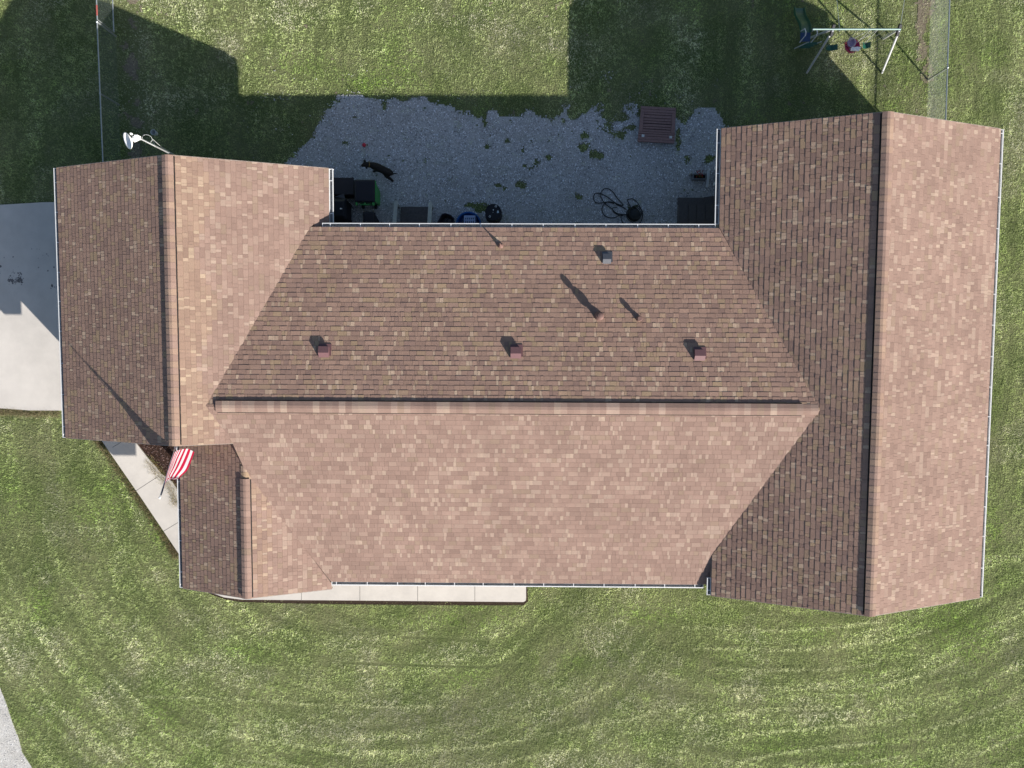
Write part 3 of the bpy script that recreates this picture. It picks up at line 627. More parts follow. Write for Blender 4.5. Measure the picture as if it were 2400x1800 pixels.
def blade_field(n, x0, x1, y0, y1, hmin=.022, hmax=.045, wd=.0095):
    x = rng.uniform(x0, x1, n); y = rng.uniform(y0, y1, n)
    clump = fbm(x, y, .11, 11, 2); med = fbm(x, y, .9, 12, 4); big = fbm(x, y, 4.0, 13, 4)
    keep = rng.random(n) < .35 + 1.1 * clump
    for P in HOUSEP: keep &= ~inpoly(x, y, P)
    for P in (drive, walkpoly, front + [(front[-1][0], -6.9), (front[0][0], -6.9)], lane, MUL): keep &= ~inpoly(x, y, P)
    gmk = gravel_mask(x, y); keep &= (gmk < .50 + rng.normal(-.04, .13, n)) & ~((gmk > .1) & (rng.random(n) < .35)) & ~((gmk > .5) & (rng.random(n) < .6)) | ((gmk > .5) & (y > 3) & (y < 9) & (x < 8) & (x > -9) & (fbm(x, y, .26, 77, 3) > .67 - .035 * (y > 6.3) - .03 * (x > 3)) & (rng.random(n) < .5))
    keep &= ~(inpoly(x, y, tr + tr2) & (rng.random(n) < .93))
    # bare earth by the fences
    eR = np.exp(-((x - 13.05) / .26) ** 2) * (y > 5.5); eR2 = np.exp(-((x - 13.55) / .16) ** 2) * (y > 5.5); eL = np.exp(-((x + 12.9) / .45) ** 2) * (y > 4.8)
    keep &= rng.random(n) > np.clip(.80 * eR * (.5 + med) + .95 * eL * (.35 + med), 0, .93)
    x, y, clump, med, big, eR, eR2, eL = [q[keep] for q in (x, y, clump, med, big, eR, eR2, eL)]; n = len(x)
    dry = np.clip((med - .53) * 3.2 + (big - .5) * 1.8, 0, 1) * .85
    for u, v, a_, b_, th in DRY:
        q = at(u, v); X_ = (x - q.x) * math.cos(th) + (y - q.y) * math.sin(th); Y_ = -(x - q.x) * math.sin(th) + (y - q.y) * math.cos(th)
        dry = dry + np.exp(-((X_ / (a_ / 69.)) ** 2 + (Y_ / (b_ / 69.)) ** 2)) * np.clip(.1 + 1.7 * (fbm(x, y, .35, 31, 3) - .22), 0, 1.3)
    gn = np.clip((.5 - big) * 2.2 + (fbm(x, y, 1.6, 21) - .55) * 2.5, 0, 1)
    for u, v, a_, b_ in GRN:
        q = at(u, v); gn = gn + .9 * np.exp(-(((x - q.x) / (a_ / 69.)) ** 2 + ((y - q.y) / (b_ / 69.)) ** 2))
    gn = np.clip(gn, 0, 1.2); dry = np.clip(dry - .5 * gn + .9 * eR2 + .5 * eR + .4 * eL, 0, 1)
    ln = np.zeros(n)
    for P, w_, s_ in LINES:
        for (ax, ay), (bx, by) in zip(P[:-1], P[1:]):
            dx_, dy_ = bx - ax, by - ay; t = np.clip(((x - ax) * dx_ + (y - ay) * dy_) / (dx_ * dx_ + dy_ * dy_), 0, 1)
            d2 = (x - ax - t * dx_) ** 2 + (y - ay - t * dy_) ** 2; e = np.exp(-d2 / (w_ * w_)) * s_
            ln = np.where(np.abs(e) > np.abs(ln), e, ln)
    # mowing passes: streaks that follow the curved paths of the mower
    U_ = 1216 + x * 69.3; V_ = 798 - y * 69.3
    def passes(r_, t_, k):
        return .36 * vn(r_, t_ * .10, .62, k) + .34 * vn(r_, t_ * .12, .26, k + 5) + .30 * vn(r_, t_ * .12, .10, k + 9)
    a1, b1 = (U_ - 850) / 69.3, (V_ - 1000) / 72.; R1 = np.hypot(a1, b1); T1 = np.arctan2(b1, a1) * 10
    a2, b2 = (U_ - 1870) / 69.3, (V_ - 600) / 69.3; R2 = np.hypot(a2, b2); T2 = np.arctan2(b2, a2) * 13
    s1, s2, s3 = passes(R1, T1, 51), passes(R2, T2, 61), passes(x, y, 71)
    w2 = 1 / (1 + np.exp(-(U_ - 1560 + (V_ - 1500) * .35) / 50)) * (V_ > 1300); w3 = 1 / (1 + np.exp((V_ - 1150) / 60)) * (U_ > 1300)
    w3 = np.maximum(w3, (V_ < 500) * .6)
    mow = (s1 * (1 - w2) + s2 * w2) * (1 - w3) + s3 * w3
    mowt = np.clip(1 + 1.8 * (mow - .5), .62, 1.5); dry = np.clip(dry + 1.8 * np.clip(mow - .55, 0, 1) * (med + .3), 0, 1)
    C0 = np.array([.62, .71, .35]); CG = np.array([.46, .66, .17]); CD = np.array([.82, .80, .70]); CS = np.array([.72, .67, .44])
    c = C0 * (1 - gn[:, None] * .8) + CG * gn[:, None] * .8
    u = rng.random(n); isd = u < .04 + .62 * dry
    c = np.where(isd[:, None], (CD * .6 + CS * .4) * rng.uniform(.75, 1.2, n)[:, None], c)
    c = c * (1 - .42 * dry[:, None]) + CD * .36 * dry[:, None]
    c = c * (.80 + .45 * clump + .35 * (med - .5) + .3 * (big - .5))[:, None] * rng.uniform(.82, 1.18, n)[:, None]
    c = c * (mowt * np.clip(1 + .35 * ln, .3, 2))[:, None]; lw = np.clip(ln * 1.3, 0, 1)[:, None] * (.5 + .4 * rng.random(n)[:, None]); c = c * (1 - lw) + np.array([.85, .88, .60]) * lw
    h = rng.uniform(hmin, hmax, n) * (.55 + .9 * clump) * np.clip(1 - .85 * np.clip(-ln, 0, 1), .12, 1) * (1 + .45 * np.clip(ln, 0, 1)); a = rng.uniform(0, 6.283, n)
    # lean follows slowly turning directions so tufts catch the sun unevenly
    la = fbm(x, y, .14, 15, 2) * 12.0 + rng.normal(0, .8, n); lean = rng.uniform(.2, .95, n) * h
    wv = wd * rng.uniform(.6, 1.4, n); cx, sx = np.cos(a) * wv / 2, np.sin(a) * wv / 2; z = np.full(n, .0)
    V = np.stack([np.stack([x - cx, y - sx, z], 1), np.stack([x + cx, y + sx, z], 1), np.stack([x + lean * np.cos(la) + cx * .35, y + lean * np.sin(la) + sx * .35, h], 1),
                  np.stack([x + lean * np.cos(la) - cx * .35, y + lean * np.sin(la) - sx * .35, h * .96], 1)], 1).reshape(-1, 3)
    return V, np.arange(n * 4).reshape(-1, 4), c
V, Fq, c = blade_field(NBL, -19.5, 19.5, -17.0, 13.0)
lawn = npmesh('lawn_grass', V, Fq, M['blade'], c); lawn['kind'] = 'stuff'
# dry tufts at the edge of the walk, beside the mulch bed
def tuft_line(pts, n, sp, h, cols, name, lab):
    P = px(pts); V = []; Fc = []; C = []
    for i in range(n):
        k = random.random() * (len(P) - 1); a = int(k); f = k - a
        x = P[a][0] * (1 - f) + P[a + 1][0] * f + random.gauss(0, sp); y = P[a][1] * (1 - f) + P[a + 1][1] * f + random.gauss(0, sp)
        th = random.uniform(0, 6.28); hh = h * random.uniform(.5, 1.2); l = hh * random.uniform(.3, 1.4); t2 = random.uniform(0, 6.28); b = len(V)
        cx, sx = .006 * math.cos(th), .006 * math.sin(th)
        V += [(x - cx, y - sx, .02), (x + cx, y + sx, .02), (x + l * math.cos(t2), y + l * math.sin(t2), .02 + hh)]; Fc.append((b, b + 1, b + 2))
        q = random.choice(cols); k = random.uniform(.7, 1.2); C.append([q[0] * k, q[1] * k, q[2] * k])
    o = npmesh(name, np.array(V), np.array(Fc), M['blade'], np.array(C)); o['kind'] = 'stuff'
tuft_line([(350, 1078), (366, 1100), (384, 1120), (402, 1140), (412, 1165), (416, 1180)], 4500, .085, .10, [(.45, .36, .20), (.38, .27, .12), (.20, .24, .09), (.5, .44, .28)], 'dry_grass', '')
tuft_line([(222, 1016), (240, 1042), (300, 1130), (345, 1195), (400, 1278), (418, 1304)], 7000, .085, .06, [(.34, .28, .17), (.30, .22, .14), (.20, .22, .10)], 'dead_edge_grass', '')
tuft_line([(0, 966), (30, 964), (70, 969), (140, 969)], 4000, .07, .06, [(.42, .36, .24), (.34, .28, .17), (.24, .26, .12)], 'dead_verge_grass', '')
# ============================================================ FENCES
def fence(name, label, x_, y0, y1, posts, gate=None):
    """chain link fence running along Y; x_(y) gives its line"""
    t = thing(name, label, 'fence', (x_(y0), y0, 0)); H = 1.07
    def seg(a, b, top=True):
        pw = MB(); sp = .062; L = b - a
        k = -H
        while k < L:                                  # two families of wires
            for s_ in (1, -1):
                t0 = max(0, -k); t1 = min(H, L - k)
                if t1 > t0 + .02:
                    za, zb = (t0, t1) if s_ > 0 else (H - t0, H - t1)
                    ya, yb = a + k + t0, a + k + t1
                    A = Vector((x_(ya), ya, .02 + za * .97)); B = Vector((x_(yb), yb, .02 + zb * .97))
                    r = .0014; o = [Vector((r, 0, r * .6)), Vector((-r, 0, r * .6)), Vector((0, 0, -r))]
                    pw.add([A + q for q in o] + [B + q for q in o], [(0, 1, 4, 3), (1, 2, 5, 4), (2, 0, 3, 5)])
            k += sp
        pw.build('mesh', M['wire'], t)
    cuts = [y0] + [p for p in posts if y0 < p < y1] + [y1]
    for a, b in zip(cuts[:-1], cuts[1:]):
        seg(a, b); MB().tube([(x_(a), a, H), (x_(b), b, H)], .021, 10).build('top_rail', M['galv'], t)
    for p in posts:
        q = MB().tube([(x_(p), p, 0), (x_(p), p, H + .01)], .030, 12)
        q.lathe([(.033, 0), (.034, .02), (.02, .035), (.005, .045)], (x_(p), p, H + .0), 12); q.build('post', M['galv'], t)
    return t
xl = lambda y: -13.33 + (y - 7.8) * -.012
xr = lambda y: 13.385 - (y - 8.0) * .008
fl = fence('chain_link_fence', 'grey chain link fence with gate, running from the house corner beside the satellite dish', xl, 4.72, 9.98, [4.75, 7.77, 9.98])
# the gate: own frame with a rusty latch end
g0, g1 = 10.06, 11.2
gt = MB().tube([(xl(g0), g0, .14), (xl(g0), g0, 1.06), (xl(g1), g1, 1.06), (xl(g1), g1, .14)], .021, 10, closed=True).build('gate', M['galv'], fl)
gm_ = MB()
for k in np.arange(-.92, 1.14, .062):
    for s_ in (1, -1):
        t0 = max(0, -k); t1 = min(.92, 1.14 - k)
        if t1 > t0 + .02:
            za, zb = (t0, t1) if s_ > 0 else (.92 - t0, .92 - t1)
            A = Vector((xl(g0), g0 + k + t0, .14 + za)); B = Vector((xl(g0), g0 + k + t1, .14 + zb)); r = .0014
            o_ = [Vector((r, 0, r * .6)), Vector((-r, 0, r * .6)), Vector((0, 0, -r))]
            gm_.add([A + q for q in o_] + [B + q for q in o_], [(0, 1, 4, 3), (1, 2, 5, 4), (2, 0, 3, 5)])
gm_.build('gate_mesh', M['wire'], gt)
MB().tube([(xl(10.3), 10.18, 1.062), (xl(10.5), 10.5, 1.062)], .024, 10).build('latch_tape', mat('faded_red', (.32, .08, .07), .6), gt)
MB().tube([(xl(11.25), 11.25, 0), (xl(11.25), 11.25, 1.08)], .03, 12).build('post', M['galv'], fl)
fence('chain_link_fence', 'grey chain link fence on bare earth, right of the swing set', xr, 5.85, 14.4, [5.86, 8.6, 11.5, 14.4])
# ============================================================ SATELLITE DISH
pb = at(394, 360.5, 4.05); pt = at(321, 321, 5.62)
base = (pb.x, AY1 + .06, 3.55)
sd = thing('satellite_dish', 'white satellite dish on a tall pole at the gable peak of the left wing', 'satellite dish', base)
top = Vector((base[0] + (pt.x - pb.x), base[1] + (pt.y - pb.y), 5.70)); top = Vector((pt.x, pt.y, 5.62))
MB().tube([base, (base[0], base[1], 3.9), (top.x, top.y, 5.62)], .024, 12).build('mast', M['galv'], sd)
MB().box(base[0] - .06, base[0] + .06, AY1 - .0, AY1 + .05, 3.56, 3.72).build('wall_bracket', M['galv'], sd)
dc = at(303, 329, 5.72); e_ = math.radians(42); az_ = math.atan2(-.50, -.87)
nrm = Vector((math.cos(az_) * math.cos(e_), math.sin(az_) * math.cos(e_), math.sin(e_))); q_ = nrm.to_track_quat('Z', 'Y').to_matrix()
m_ = MB(); prof = []; R_ = .215
rows = [(R_ * k / 8, .10 * (k / 8) ** 2) for k in range(9)]
vs = []; nn = 36
for r, z in rows + [(r, z - .012) for r, z in rows[::-1]]:
    for k in range(nn): vs.append(dc + q_ @ Vector((r * math.cos(k * 2 * math.pi / nn) * .94, r * math.sin(k * 2 * math.pi / nn), z - .05)))
m = len(rows) * 2; fs = [(i * nn + k, i * nn + (k + 1) % nn, ((i + 1) % m) * nn + (k + 1) % nn, ((i + 1) % m) * nn + k) for i in range(m - 1) for k in range(nn)]
m_.add(vs, fs).build('reflector', M['dish'], sd, smooth=True)
bk = MB(); bc = dc + q_ @ Vector((0, 0, -.10)); bk.bar(top + Vector((0, 0, -.05)), bc, .10, .12); bk.bar(top + Vector((0, 0, -.12)), top + Vector((0, 0, .06)), .09, .09, up=(0, 1, 0))
bk.build('mount', M['dish'], sd, bevel=.01)
for u, v, r in ((313.5, 327, .042), (308, 314, .03)):
    q = at(u, v, 5.66); MB().lathe([(r * .7, -.06), (r, -.03), (r, .03), (r * .6, .05)], q, 14).build('bolt_cover', M['dish'], sd)
cb = at(345, 325, 5.0); loop = [cb + Vector((.13 * math.cos(a), .09 * math.sin(a), .05 * math.sin(a))) for a in np.linspace(0, 6.28, 22)[:-1]]
MB().tube([top + Vector((0, 0, -.1)), (top.x + .25, top.y - .12, 5.2)] + loop + [loop[0], (base[0] - .1, base[1] + .1, 4.2), (base[0], base[1] + .03, 3.7)], .0045, 6).build('cable', M['whitep'], sd)
# white bucket on the grass under the dish
q = at(363, 312, .1)
bu = thing('bucket', 'small white bucket standing on the shaded grass near the dish', 'bucket', (q.x, q.y, 0))
MB().lathe([(.065, 0.005), (.085, .20), (.092, .20), (.092, .215), (.082, .215), (.062, .02)], (q.x, q.y, 0), 24, cap=True).build('body', M['whitep'], bu)
# ============================================================ FLAG
P0 = Vector((at(411, 1053, 3.5).x, AY0 - .06, 3.45)); P1 = at(374, 1167, 5.0)
fg = thing('flag', 'red and white striped flag with starry blue corner, wrapped on its tilted pole', 'flag', P0)
MB().tube([P0, P1], .013, 10).build('flagpole', M['dish'], fg); MB().lathe([(.0, -.03), (.025, -.015), (.028, .0), (.022, .018), (.0, .03)], P1, 14, cap=False).build('finial', M['dish'], fg)
MB().bar(P0 + Vector((0, .05, -.05)), P0 + (P1 - P0).normalized() * .12, .05, .05).build('bracket', M['white'], fg)
cr7 = lambda a, b, z: at(340 + a / 7.373, 1000 + b / 7.373, z)
# control net: rows along the fly (v), columns along the hoist (s: 0 = top, at the pole tip)
net = [(0.0, [(256, 1205, 4.97), (288, 1100, 4.82), (328, 985, 4.66), (368, 880, 4.50), (402, 790, 4.37)]),
       (0.20, [(278, 1195, 4.93), (312, 1085, 4.78), (356, 975, 4.58), (410, 915, 4.36), (455, 900, 4.20)]),
       (0.40, [(312, 1120, 4.84), (342, 1010, 4.68), (388, 920, 4.46), (478, 895, 4.10), (585, 900, 3.80)]),
       (0.50, [(350, 960, 4.66), (380, 890, 4.52), (418, 850, 4.30), (505, 850, 3.95), (628, 850, 3.62)]),
       (0.64, [(388, 800, 4.46), (428, 755, 4.32), (485, 715, 4.08), (590, 715, 3.76), (730, 750, 3.44)]),
       (0.82, [(440, 640, 4.26), (485, 595, 4.12), (548, 560, 3.88), (665, 560, 3.58), (800, 590, 3.28)]),
       (1.0, [(512, 440, 4.08), (562, 410, 3.96), (625, 395, 3.74), (738, 382, 3.46), (852, 440, 3.14)])]
def catmull(ts, ps, t):
    i = max(0, min(len(ts) - 2, next((k for k in range(len(ts) - 1) if t <= ts[k + 1]), len(ts) - 2))); f = (t - ts[i]) / (ts[i + 1] - ts[i])
    p = [ps[max(i - 1, 0)], ps[i], ps[i + 1], ps[min(i + 2, len(ps) - 1)]]
    return 0.5 * ((2 * p[1]) + (p[2] - p[0]) * f + (2 * p[0] - 5 * p[1] + 4 * p[2] - p[3]) * f * f + (3 * p[1] - p[0] - 3 * p[2] + p[3]) * f ** 3)
rowsP = [[cr7(*q) for q in r[1]] for r in net]; tv = [r[0] for r in net]; tsv = [0, .25, .5, .75, 1]
NS, NV = 78, 80; Vv = []
for i in range(NV + 1):
    v = i / NV; cols = [catmull(tv, [r[j] for r in rowsP], v) for j in range(5)]
    for j in range(NS + 1):
        s_ = j / NS; p = catmull(tsv, cols, s_)
        p = p + Vector((.35, .1, .9)) * (.020 * math.sin(s_ * 17 + v * 2.2) * min(1, v * 2.5) + .008 * math.sin(v * 21 + s_ * 5) * v)
        Vv.append(p)
fm = MB(); Fs = []; Cs = []
RED, WHT, NAV = (.40, .010, .045), (.54, .54, .58), (.012, .018, .06)
for i in range(NV):
    for j in range(NS):
        s_ = (j + .5) / NS; v = (i + .5) / NV; st_ = int(s_ * 13); c_ = RED if st_ % 2 == 0 else WHT
        if s_ < 7 / 13 and v < .40:
            gs = s_ / (7 / 13) * 5.0; gv = v / .40 * 6.0; c_ = NAV
            for off in (0, .5):
                a_, b_ = gs - off, gv - off
                if abs(a_ - math.floor(a_) - .5) < .16 and abs(b_ - math.floor(b_) - .5) < .14: c_ = WHT
        a = i * (NS + 1) + j; Fs.append((a, a + 1, a + NS + 2, a + NS + 1)); Cs.append(c_)
ob = npmesh('banner', np.array([tuple(p) for p in Vv]), np.array(Fs), M['cloth'], np.array(Cs), fg)
ob.matrix_parent_inverse = Matrix.Translation(fg.location).inverted()
# ============================================================ SWING SET
def W(u, v, z): return at(u, v, z)
B0 = W(1905, 71, 2.0); B1 = W(2109, 66, 2.0); B0.y = B1.y = (B0.y + B1.y) / 2
BL = W(1953, 74, 2.0); BL.y = B1.y
sw = thing('swing_set', 'metal swing set with grey green legs, green slide and hanging seats on the back lawn', 'swing set', (B1.x, B1.y, 0))
MB().tube([B0, B1 + Vector((.03, 0, 0))], .024, 12).build('beam', mat('beam_paint', (.30, .42, .40), .4, .3), sw)
legm = mat('leg_paint', (.62, .63, .68), .35, .2, noise=(12, .1))
f1 = W(1891, 171, 0); f2 = W(2067, 171, 0)
for tp, ft in ((BL, f1), (B1, f2)):
    MB().tube([tp + Vector((0, -.02, -.02)), ft], .033, 12).build('leg', legm, sw)
    bk_ = Vector((ft.x, 2 * tp.y - ft.y, 0)); MB().tube([tp + Vector((0, .02, -.02)), bk_], .033, 12).build('leg', legm, sw)
    MB().bar(tp + Vector((0, -.13, -.16)), tp + Vector((0, .13, .03)), .075, .10).build('bracket', M['blackp'], sw)
for a, b in ((B1, W(2121, -8, .0)), (W(1968, 74, 2.0), W(1961, -8, 0))):
    MB().tube([a, b], .008, 6).build('guy_cord', M['whitep'], sw)
def seat(u0, v0, u1, v1, z, m, nm='seat'):
    a = W(u0, v0, z); b = W(u1, v1, z); o_ = thing if False else None
    k = MB(); n_ = 9; vs = []
    for i in range(n_):
        f = i / (n_ - 1); zz = z + .10 * (2 * f - 1) ** 2 - .02
        for yy_ in (-.09, .09): vs.append((a.x + (b.x - a.x) * f, (a.y + b.y) / 2 + yy_, zz))
        for yy_ in (.09, -.09): vs.append((a.x + (b.x - a.x) * f, (a.y + b.y) / 2 + yy_, zz - .018))
    fs = [(0, 1, 2, 3), tuple((n_ - 1) * 4 + q for q in (3, 2, 1, 0))]
    for i in range(n_ - 1):
        for q in range(4): fs.append((i * 4 + q, i * 4 + (q + 1) % 4, (i + 1) * 4 + (q + 1) % 4, (i + 1) * 4 + q))
    s_ = k.add(vs, fs).build('swing_seat', m, sw)
    for e in (a, b):
        tp = Vector((e.x, B1.y, 2.0)); MB().tube([tp, Vector((e.x, (a.y + b.y) / 2, z + .08))], .007, 6).build('chain', M['galv'], s_)
seat(1934, 112, 1961, 111, .45, M['dgreen']); seat(2020, 107, 2038, 106, .45, M['dgreen'])
# toddler swing
tc_ = W(1997, 108, .55)
k = MB(); k.lathe([(.16, -.12), (.21, -.06), (.235, .03), (.22, .05), (.19, .0), (.13, -.07)], tc_, 26, sx=1.0, sy=.95); ts_ = k.build('toddler_swing', M['pinkp'], sw, smooth=True)
vsd = MB(); vsd.lathe([(.12, .05), (.15, .09), (.15, .14), (.12, .14), (.12, .10), (.10, .06)], tc_ + Vector((-.07, .06, 0)), 20, sx=.9); vsd.build('tray', M['violetp'], ts_, smooth=True)
MB().prism([(tc_.x - .12, tc_.y - .20), (tc_.x + .15, tc_.y - .22), (tc_.x + .21, tc_.y - .10), (tc_.x + .10, tc_.y - .08), (tc_.x - .08, tc_.y - .10)], .66, .72).build('seat_front', M['dish'], ts_, bevel=.01)
MB().lathe([(.02, 0), (.045, .01), (.04, .05), (.0, .06)], (tc_.x - .25, tc_.y + .05, .62), 10).build('toy_knob', mat('toy_orange', (.6, .12, .1), .5), ts_)
for dx_, dy_ in ((-.18, .1), (.18, .12), (-.15, -.16), (.19, -.14)):
    MB().tube([(tc_.x + dx_ * .6, B1.y, 2.0), (tc_.x + dx_, tc_.y + dy_, .70)], .007, 6).build('chain', M['whitep'], ts_)
# slide on the shaded side
sp0 = W(1876, 97, 1.15); sp1 = W(1900, 76, 1.15)
sl_ = MB(); sl_.box(sp0.x, sp1.x, sp0.y, sp1.y, 1.11, 1.15); sld = sl_.build('slide_platform', M['navyp'], sw, bevel=.01)
ch = MB(); nA = 12; prof = [(-.5, .12), (-.5, 0), (.5, 0), (.5, .12)]; vs = []
ce = W(1872, 19, .18); cx0 = (sp0.x + sp1.x) / 2; wS = (sp1.x - sp0.x) * .96
for i in range(nA + 1):
    f = i / nA; z = 1.13 + (.18 - 1.13) * (f * .85 + .15 * f * f * (3 - 2 * f)) + .05 * math.sin(f * 6.28); z = max(z, .16)
    yy_ = sp1.y + (ce.y - sp1.y) * f; xx_ = cx0 + (ce.x - cx0) * f
    for a_, h_ in prof: vs.append((xx_ + a_ * wS, yy_, z + h_))
    for a_, h_ in prof[::-1]: vs.append((xx_ + a_ * (wS + .03), yy_, z + h_ - .015))
fs = []
for i in range(nA):
    for q in range(8): fs.append((i * 8 + q, i * 8 + (q + 1) % 8, (i + 1) * 8 + (q + 1) % 8, (i + 1) * 8 + q))
ch.add(vs, fs + [tuple(range(8)), tuple(nA * 8 + q for q in range(7, -1, -1))]).build('slide_chute', M['dgreen'], sw)
for xx_ in (sp0.x + .02, sp1.x + .06):
    MB().tube([(xx_ - .03, sp1.y + .02, 1.18), (xx_, sp1.y, 1.42), (xx_ + .01, (sp0.y + sp1.y) / 2, 1.50), (xx_ + .01, sp0.y + .05, 1.44), (xx_ - .04, sp0.y - .03, 1.15)], .016, 8).build('handrail', legm, sld)
for u, v in ((1862, 114), (1889, 111)):
    b_ = W(u, v, 0); MB().tube([b_, (b_.x + (.03 if u > 1870 else .02), sp0.y, 1.12)], .018, 8).build('ladder_leg', legm, sw)
l0 = W(1862, 114, 0); l1 = W(1889, 111, 0)
for z in (.28, .56, .84): MB().box(l0.x + .03, l1.x + .03, l0.y + (sp0.y - l0.y) * z / 1.12 - .04, l0.y + (sp0.y - l0.y) * z / 1.12 + .04, z, z + .02).build('ladder_step', M['dgreen'], sw)
MB().tube([(B0.x, B0.y, 2.0), (sp1.x + .03, sp1.y - .02, 1.45)], .018, 8).build('slide_brace', legm, sw)
# ============================================================ BACK YARD THINGS
# wooden slatted platform
c4 = [at(1502.9, 248, .16), at(1585, 252.6, .16), at(1579.7, 335.7, .16), at(1495.6, 331.2, .16)]
pl = thing('slatted_platform', 'square reddish wood slatted lid lying on the gravel by the lawn edge', 'platform', (c4[0].x, c4[3].y, 0))
def bi(a, b): return c4[0] * (1 - a) * (1 - b) + c4[1] * a * (1 - b) + c4[2] * a * b + c4[3] * (1 - a) * b
def plank(a0, a1, b0, b1, z0, z1, nm='slat', m=None):
    MB().prism([tuple(bi(a, b)[:2]) for a, b in ((a0, b1), (a1, b1), (a1, b0), (a0, b0))], z0, z1).build(nm, m or M['wood'], pl, bevel=.004)
for i, (b0, b1) in enumerate(((0, .075), (.085, .155), (.165, .225), (.24, .315), (.33, .395), (.41, .465), (.49, .555), (.57, .625), (.645, .705))):
    a0, a1 = (0, 1) if i < 2 else (.105, .895)
    plank(a0, a1, b0, b1, .10, .15)
for b0, b1 in ((.715, .765), (.775, .835), (.845, .925), (.93, 1.0)): plank(-.01, 1.01, b0, b1, .105, .155)
plank(0, .10, .16, .71, .10, .158, 'side_rail'); plank(.90, 1, .16, .71, .10, .158, 'side_rail')
plank(.02, .98, .02, .98, .0, .095, 'frame', M['dwood'])
for a_ in (.085, .86): plank(a_, a_ + .075, .80, .87, .156, .164, 'hinge_plate', M['whitep'])
# bins and boxes against the left wing
def cart(u0, v0, u1, v1, z, body, label, hinge=True, wheels=True):
    a = at(u0, v1, z); b = at(u1, v0, z); t = thing('wheeled_bin', label, 'trash bin', ((a.x + b.x) / 2, (a.y + b.y) / 2, 0), None)
    x0, x1, y0, y1 = a.x, b.x, a.y, b.y; i = .035
    k = MB(); vs = [(x0 + .10, y0 + .10, .03), (x1 - .03, y0 + .10, .03), (x1 - .03, y1 - .18, .03), (x0 + .10, y1 - .12, .03), (x0 + i, y0 + i, z - .08), (x1 - i + .02, y0 + i, z - .08), (x1 - i + .02, y1 - i, z - .08), (x0 + i, y1 - i, z - .08)]
    k.add(vs, [(3, 2, 1, 0), (4, 5, 6, 7), (0, 1, 5, 4), (1, 2, 6, 5), (2, 3, 7, 6), (3, 0, 4, 7)]); k.build('body', body, t, bevel=.03)
    MB().box(x0 + .03, x1 + .012, y0 + i, y1 - .04, z - .10, z - .07).build('rim', body, t, bevel=.012)
    vs = [(x0, y0, z - .065), (x1, y0, z - .065), (x1, y1, z - .065), (x0, y1, z - .065), (x0 + .05, y0 + .05, z), (x1 - .05, y0 + .05, z), (x1 - .05, y1 - .06, z - .01), (x0 + .05, y1 - .06, z - .01)]
    MB().add(vs, [(3, 2, 1, 0), (4, 5, 6, 7), (0, 1, 5, 4), (1, 2, 6, 5), (2, 3, 7, 6), (3, 0, 4, 7)]).build('lid', M['blackp'], t, bevel=.03)
    if hinge:
        yh = y0 - .055; h = MB(); h.tube([(x0 + .16, yh, z - .05), (x1 - .16, yh, z - .05)], .014, 8); h.build('handle', body, t)
        for xc in (x0 + .08, x1 - .07): MB().box(xc - .03, xc + .03, yh - .02, y0 + .015, z - .12, z - .02).build('hinge', body, t, bevel=.008)
        MB().box((x0 + x1) / 2 - .02, (x0 + x1) / 2 + .02, yh, y0 + .01, z - .10, z - .03).build('hinge', body, t)
    if wheels:
        for xc in (x0 + .10, x1 - .16): MB().tube([(xc - .03, y0 + .10, .13), (xc + .03, y0 + .10, .13)], .13, 20).build('wheel', M['blackp'], t)
    return t
cart(829, 419, 879, 475, 1.05, M['greenp'], 'green wheeled bin with a black lid, beside the gravel')
cart(849, 494, 878, 545, 1.0, M['blackp'], 'black wheeled bin half under the eave, behind the green one', hinge=False)
a = at(781, 456, .75); b = at(829, 416, .75)
bx_ = thing('storage_box', 'low black storage box between left wing wall and green bin', 'storage box', ((a.x + b.x) / 2, (a.y + b.y) / 2, 0))
x0_ = -6.22
MB().box(x0_ + .03, b.x - .03, a.y + .02, b.y - .02, 0, .70).build('body', M['blackp'], bx_, bevel=.02); MB().box(x0_, b.x, a.y, b.y, .705, .75).build('lid', mat('dark_lid', (.022, .018, .022), .7), bx_, bevel=.015)
a = at(783, 515, .95); b = at(811, 463, .95)
gl = thing('covered_grill', 'black covered grill with a white knob in the yard corner', 'grill', ((a.x + b.x) / 2, (a.y + b.y) / 2, 0))
MB().box(x0_ + .1, b.x - .02, a.y + .05, b.y - .05, .12, .84).build('cabinet', M['blackp'], gl, bevel=.02)
vs = [(x0_ + .05, a.y, .84), (b.x, a.y, .84), (b.x, b.y, .84), (x0_ + .05, b.y, .84), (x0_ + .15, a.y + .12, .97), (b.x - .08, a.y + .12, .97), (b.x - .08, b.y - .12, .97), (x0_ + .15, b.y - .12, .97)]
MB().add(vs, [(3, 2, 1, 0), (4, 5, 6, 7), (0, 1, 5, 4), (1, 2, 6, 5), (2, 3, 7, 6), (3, 0, 4, 7)]).build('hood', M['blackp'], gl, bevel=.02)
MB().prism([tuple(at(u, v, .8)[:2]) for u, v in ((784, 461), (806, 454), (810, 468), (806, 469), (802, 464))], .78, .80).build('side_shelf', mat('shelf_grey', (.06, .06, .07), .6), gl)
q = at(798, 489, .98); MB().lathe([(.022, 0), (.026, .01), (.02, .03), (0, .035)], (q.x, q.y, .968), 14).build('knob', M['dish'], gl); MB().box(q.x + .035, q.x + .05, q.y - .02, q.y + .02, .968, .985).build('knob', M['dish'], gl)
for sx_ in (x0_ + .15, b.x - .07):
    for sy_ in (a.y + .1, b.y - .1): MB().lathe([(.04, 0), (.05, .03), (.03, .12)], (sx_, sy_, 0), 12).build('caster', M['blackp'], gl)
